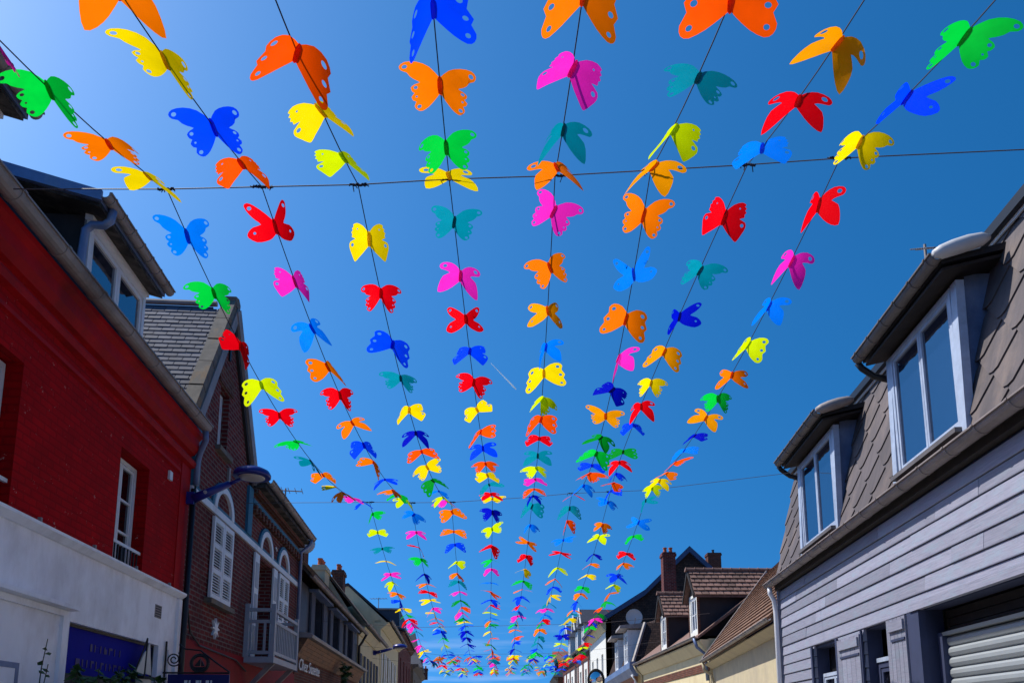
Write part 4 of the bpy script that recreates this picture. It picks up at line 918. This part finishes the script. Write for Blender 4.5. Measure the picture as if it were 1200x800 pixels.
# ================================================================== GARLANDS
BC = {'y': ('yellow', (255, 222, 0)), 'a': ('amber', (255, 160, 0)), 'o': ('orange', (255, 122, 0)), 'q': ('vermilion', (255, 84, 0)), 'r': ('red', (244, 0, 18)),
      'p': ('pink', (255, 40, 190)), 'b': ('blue', (0, 66, 255)), 'l': ('sky blue', (0, 128, 255)), 'n': ('navy', (0, 16, 190)), 't': ('teal', (0, 140, 160)),
      'g': ('green', (0, 205, 60)), 'd': ('dark green', (0, 150, 40)), 'm': ('lime', (214, 236, 0))}
BM = {k: plastic('butterfly_'+v[0].replace(' ', '_'), lin(*v[1])) for k, v in BC.items()}
OUT = {
 'A': ([(0, .28), (.25, .62), (.55, .8), (.84, .85), (.97, .75), (.93, .6), (.8, .5), (.74, .37), (.62, .24), (.5, .14), (.63, .1), (.73, .02), (.7, -.11), (.65, -.16), (.73, -.25), (.69, -.37), (.62, -.42), (.67, -.54), (.6, -.68), (.48, -.74), (.3, -.64), (.12, -.42), (0, -.22)],
       [(.84, .70, .065), (.61, 0, .052), (.6, -.27, .03), (.55, -.58, .058)]),
 'B': ([(0, .25), (.2, .55), (.45, .72), (.62, .7), (.6, .62), (.68, .58), (.65, .5), (.72, .44), (.68, .36), (.71, .26), (.56, .16), (.8, .12), (.87, -.05), (.82, -.3), (.75, -.55), (.68, -.64), (.5, -.56), (.25, -.42), (0, -.22)],
       [(.72, -.02, .065), (.45, .5, .03)]),
 'C': ([(0, .25), (.15, .5), (.4, .7), (.7, .73), (.83, .6), (.78, .43), (.6, .34), (.42, .2), (.68, .06), (.82, -.3), (.86, -.72), (.6, -.74), (.3, -.56), (0, -.25)],
       [(.62, .56, .085)]),
 'D': ([(0, .3), (.3, .62), (.65, .72), (.83, .55), (.79, .3), (.95, .05), (.88, -.16), (1.0, -.4), (.96, -.62), (.78, -.72), (.45, -.6), (.15, -.36), (0, -.2)],
       [(.62, .48, .085), (.75, 0, .075), (.8, -.5, .068)]),
 'E': ([(0, .22), (.2, .5), (.5, .85), (.7, 1.0), (.83, .92), (.74, .6), (.6, .36), (.46, .16), (.75, .12), (.95, -.03), (.98, -.2), (.75, -.43), (.45, -.46), (.2, -.4), (0, -.22)],
       [(.68, .8, .07), (.74, -.1, .05)]),
}
SZ = .262
def smooth_outline(p):
    o = []
    n = len(p)
    for i in range(n-1):
        p0, p1, p2, p3 = p[max(i-1, 0)], p[i], p[i+1], p[min(i+2, n-1)]
        for t in (0, .5):
            f = lambda a, b, c, d: .5*(2*b+(c-a)*t+(2*a-5*b+4*c-d)*t*t+(3*b-a-3*c+d)*t**3)
            o.append((f(p0[0], p1[0], p2[0], p3[0]), f(p0[1], p1[1], p2[1], p3[1])))
    return [(max(0, x), y) for x, y in o]+[p[-1]]
def wing_mesh(key, side, bend):
    pts, holes = OUT[key]; bm = bmesh.new(); edges = []
    def loop(ps):
        vs_ = [bm.verts.new((x*SZ*side, y*SZ*.92, 0)) for x, y in ps]
        for i in range(len(vs_)): edges.append(bm.edges.new((vs_[i], vs_[(i+1) % len(vs_)])))
    loop(smooth_outline(pts))
    for (x, y, r) in holes: loop([(x+r*math.cos(a*math.pi/5), y+r*math.sin(a*math.pi/5)) for a in range(10)])
    bmesh.ops.triangle_fill(bm, use_beauty=True, use_dissolve=False, edges=edges)
    for c in (.2, .4, .6, .8):
        bmesh.ops.bisect_plane(bm, geom=bm.verts[:]+bm.edges[:]+bm.faces[:], plane_co=(c*SZ*side, 0, 0), plane_no=(1, 0, 0))
    for v in bm.verts:
        x = abs(v.co.x)/SZ; v.co.z = SZ*(-bend[0]*x*x+bend[1]*math.sin(v.co.y/SZ*3+bend[2])*x+bend[3]*v.co.y/SZ*x)
    bmesh.ops.recalc_face_normals(bm, faces=bm.faces)
    for f in bm.faces: f.smooth = True
    me = bpy.data.meshes.new('wing'); bm.to_mesh(me); bm.free(); me.materials.append(BM['y'])
    return me
BEND = [(.10, .03, 0, 0), (.2, .05, 1, .08), (.32, .04, 2, -.1), (.04, .08, 3, .12)]
WING = {(k, s, b): wing_mesh(k, s, BEND[b]) for k in OUT for s in (-1, 1) for b in range(4)}
def body_mesh():
    mb = bmesh.new(); prof = [(-.26, .004), (-.2, .016), (0, .02), (.2, .018), (.3, .006)]; n = 6; rows = []
    for y, r in prof: rows.append([mb.verts.new((r*math.cos(2*math.pi*k/n), y*SZ, r*.55*math.sin(2*math.pi*k/n))) for k in range(n)])
    for i in range(len(rows)-1):
        for k in range(n): mb.faces.new((rows[i][k], rows[i][(k+1) % n], rows[i+1][(k+1) % n], rows[i+1][k]))
    mb.faces.new(rows[0]); mb.faces.new(rows[-1][::-1]); bmesh.ops.recalc_face_normals(mb, faces=mb.faces)
    me = bpy.data.meshes.new('butterfly'); mb.to_mesh(me); mb.free(); me.materials.append(BM['y']); return me
BODY = body_mesh()

# wires across the street: (Y, left end, right end heights)
W1 = [(-2.80, 5.6, 5.89), (-2.03, 5.6, 5.91), (-1.25, 5.6, 5.93), (-.51, 5.6, 5.98), (.35, 5.6, 6.01), (1.13, 5.6, 6.06), (1.92, 5.6, 6.11), (2.68, 5.6, 6.17)]
W2 = [(-2.63, 13.7, 5.67), (-1.86, 13.7, 5.66), (-1.12, 13.7, 5.67), (-.36, 13.7, 5.72), (.38, 13.7, 5.77), (1.11, 13.7, 5.84), (1.82, 13.7, 5.87), (2.53, 13.7, 5.90)]
W3 = [(-2.75+.71*i, 21.7, 4.36+.015*i) for i in range(8)]
W4 = [(-2.78+.70*i, 29.6, 4.30+.01*i) for i in range(8)]
W5 = [(-2.95+.70*i, 37.2, 4.42+.01*i) for i in range(8)]
W0X = [-.3, -.2, 0, .2, .2, .3, .2, .3]
W0 = [(W1[i][0]+W0X[i], -2.3, W1[i][2]) for i in range(8)]
S0 = [.7, .6, .7, .3, .5, .7, .7, .7]
S1_ = [.65, .55, .65, .3, .45, .75, .3, .35]
SW1 = [0, 0, 0, 0, 0, 0, -.2, 0]
BAYS = []
for i in range(8):
    BAYS.append([(W0[i], W1[i], S0[i], 0), (W1[i], W2[i], S1_[i], SW1[i]), (W2[i], W3[i], .34, 0), (W3[i], W4[i], .55, 0), (W4[i], W5[i], .5, 0)])
def strand_pt(i, bay, t):
    A, B, sag, sw = BAYS[i][bay]; p = Vector(A).lerp(Vector(B), t); k = 4*t*(1-t); p.z -= sag*k; p.x += sw*k; return p
ORD = ['first', 'second', 'third', 'fourth', 'fifth', 'sixth', 'seventh', 'eighth', 'ninth', 'tenth', 'eleventh', 'twelfth', 'thirteenth', 'fourteenth']
WIREN = ['nearest', 'second', 'third', 'fourth', 'fifth']
for k, W in enumerate((W1, W2, W3, W4, W5)):
    a, b = Vector(W[0]), Vector(W[7]); d = (b-a)/7; ext = [2.0, 2.75, 3.6, 4.2, 4.6][k]/abs(d.x)
    pts = [a-d*ext*1.0]+[Vector(p) for p in W]+[b+d*ext*.95]
    pts[0].z = a.z+[.0, -.02, .25, .5, .5][k]; pts[-1].z = b.z+[.1, .33, .3, .5, .5][k]
    wo = MB().tube(pts, .0048, 5).build('cross_wire', M_wire)
    tag(wo, '%s steel wire strung across the street carrying the garlands' % WIREN[k], 'wire', 'wires across the street')
for i in range(8):
    pts = []
    for b in range(5):
        for k in range(24 if b < 4 else 25): pts.append(strand_pt(i, b, k/24))
    co = MB().tube(pts, .0042, 5).build('garland_cord', M_cord)
    tag(co, 'thin dark cord of the %s butterfly garland counted from the left' % ORD[i], 'cord', 'garland cords')
    for k, W in enumerate((W1, W2, W3)):
        c = Vector(W[i]); mb = MB(); random.seed(i*7+k)
        l = .085
        for w_ in range(3):
            pts = [c+Vector((l*(2*q/14-1)*random.uniform(.6, 1.0)+random.uniform(-.015, .015), random.uniform(-.009, .009), random.uniform(-.009, .009))) for q in range(15)]
            mb.tube(pts, .0075, 5)
        for e_ in range(4):
            s0 = c+Vector((random.uniform(-l, l), 0, 0)); mb.tube([s0, s0+Vector((random.uniform(-.03, .03), random.uniform(-.02, .02), random.uniform(-.06, .03)))], .004, 4)
        mb.build('knot', M_cord, co)
T1 = [[.753, .818, .899, .964], [.729, .797, .884, .947], [.782, .853, .934], [.785, .863, .946, .992], [.759, .832, .914, .98], [.75, .832, .91, .988], [.8, .874, .959], [.802, .88, .961]]
C1 = ['pgoy', 'oybq', 'qym', 'bogy', 'opto', 'qtma', 'arl', 'gby']
K1 = ['AAAC', 'CAAB', 'DBB', 'DAAC', 'DBCC', 'DABC', 'CCB', 'AEA']
T2 = [[.05, .123, .208, .288, .366, .451, .534, .609, .694, .749, .845, .932], [.043, .115, .19, .266, .333, .414, .496, .574, .679, .769, .827, .907],
      [.058, .128, .211, .278, .356, .426, .496, .571, .654, .742, .825, .897], [.053, .133, .211, .281, .363, .449, .534, .609, .692, .769, .842, .932, .985],
      [.04, .115, .185, .256, .318, .388, .454, .529, .612, .689, .774, .87, .967], [.045, .115, .18, .248, .316, .386, .456, .521, .581, .634, .739, .955],
      [.065, .145, .231, .311, .396, .474, .546, .677, .742, .82, .9, .985], [.055, .135, .213, .296, .373, .446, .516, .591, .667, .742, .817, .887, .965]]
C2 = ['lgrmrgtoyopb', 'rplorobobogm', 'yrbtynqydlmp', 'tprbryqbqytry', 'poalymqrtmpqn', 'olopnadgbqlr', 'rtnayrbdrbqb', 'rplmoganlqoym']
K2 = ['AABDAACBDCAB', 'EBCDACBDCABC', 'BADABCDADBCA', 'ACEBABDCABDCA', 'AAECDADBCABDC', 'AEDCBACDBACD', 'BAEDACBDCABD', 'CCCDEACBDABCA']
C3 = ['gmtypmobygrpp', 'lprgnorypyory', 'oobmotpdqpdyb', 'nmrgplqbrmlog', 'tloryGobrlpyg'.lower(), 'tqlrmobytplrg', 'lomnoygobotym', 'tlgrobmogqdpb']
def small(i, bay):
    return 'between nearest and second wires' if bay == 1 else ('between second and third wires' if bay == 2 else ('overhead before the nearest wire' if bay == 0 else ('between third and fourth wires' if bay == 3 else 'beyond the fourth wire')))
count = 0; far = MB(); far_mats = list(BM.keys()); far_faces = []
SHAPE = {'A': 'with scalloped holed wings', 'B': 'with rounded notched wings', 'C': 'with plain broad hind wings', 'D': 'with three holes in each wing', 'E': 'with pointed forewings'}
def pose(i, bay, t, rs):
    p = strand_pt(i, bay, t); q = strand_pt(i, bay, min(1, t+.01)); p_ = strand_pt(i, bay, max(0, t-.01)); d = (q-p_).normalized()
    yaw = rs.gauss(0, .2); roll = rs.gauss(0, .2)
    y = -d                                  # head towards the viewer
    x = y.cross(Vector((0, 0, 1))).normalized(); z = x.cross(y).normalized()
    m = Matrix((x, y, z)).transposed().to_4x4() @ Matrix.Rotation(roll, 4, 'Y') @ Matrix.Rotation(yaw, 4, 'Z') @ Matrix.Rotation(rs.gauss(.15, .13) if bay < 2 else rs.gauss(-.08, .12), 4, 'X')
    m.translation = p-Vector((0, 0, .012)); return m
for bay in range(5):
    for i in range(8):
        rs = random.Random(100*bay+i)
        if bay == 0: ts, cs, ks = T1[i], C1[i], K1[i]
        elif bay == 1: ts, cs, ks = T2[i], C2[i], K2[i]
        elif bay == 2: ts = [(k+.6)/13.2 for k in range(13)]; cs = C3[i]; ks = [rs.choice('ABCDE') for _ in ts]
        else: ts = [(k+.5)/13 for k in range(13)]; cs = [rs.choice('yaoqrpblntgdm') for _ in ts]; ks = [rs.choice('ABCDE') for _ in ts]
        for n, t in enumerate(ts):
            if bay > 1: t = min(.99, max(.01, t+rs.uniform(-.012, .012)))
            m = pose(i, bay, t, rs); c, k = cs[n], ks[n]; sc = rs.uniform(.96, 1.04) if bay == 0 else (rs.uniform(.85, .97) if bay == 1 else rs.uniform(.9, 1.04))
            droop = max(.03, rs.gauss(.36 if bay < 2 else .38, .14)); asym = rs.gauss(0, .13)
            if bay < 3 or (bay == 3 and n < 6):
                b = bpy.data.objects.new('butterfly', BODY); COL.objects.link(b)
                b.matrix_world = m @ Matrix.Scale(sc, 4); b.material_slots[0].link = 'OBJECT'; b.material_slots[0].material = BM[c]
                tag(b, '%s plastic butterfly, %s on the %s garland from left, %s' % (BC[c][0], ORD[n], ORD[i], small(i, bay)), 'butterfly', 'butterflies on the garlands')
                for s in (-1, 1):
                    wg = bpy.data.objects.new('wing', WING[(k, s, rs.randrange(4))]); COL.objects.link(wg); wg.parent = b
                    wg.rotation_euler = (0, s*(droop+s*asym), 0); wg.material_slots[0].link = 'OBJECT'; wg.material_slots[0].material = BM[c]
                count += 1
            else:
                for s in (-1, 1):
                    me = WING[(k, s, rs.randrange(4))]; mm = m @ Matrix.Scale(sc, 4) @ Matrix.Rotation(s*(droop+s*asym), 4, 'Y'); o0 = len(far.v)
                    far.v += [tuple(mm @ v.co) for v in me.vertices]; far.f += [tuple(j+o0 for j in p.vertices) for p in me.polygons]; far_faces += [far_mats.index(c)]*len(me.polygons)
fb = bpy.data.meshes.new('distant_butterflies'); fb.from_pydata(far.v, [], far.f)
for k in far_mats: fb.materials.append(BM[k])
fb.polygons.foreach_set('material_index', far_faces); fb.update()
fo = bpy.data.objects.new('distant_butterflies', fb); COL.objects.link(fo)
tag(fo, 'distant multicoloured butterflies crowding the far ends of the garlands', 'butterflies', None, 'stuff')

# ---- aeroplane trail high in the sky
d0, d1 = Vector((-.0278, .936, .4658)).normalized()*6000, Vector((.0056, .9418, .4318)).normalized()*6000
to = MB().tube([d0, d0.lerp(d1, .5), d0.lerp(d1, .9), d1], [1.5, 3.5, 6, 3], 6).build('contrail', M_vapour)
tag(to, 'short white aircraft vapour trail in the blue sky', 'contrail')
print('butterflies', count)
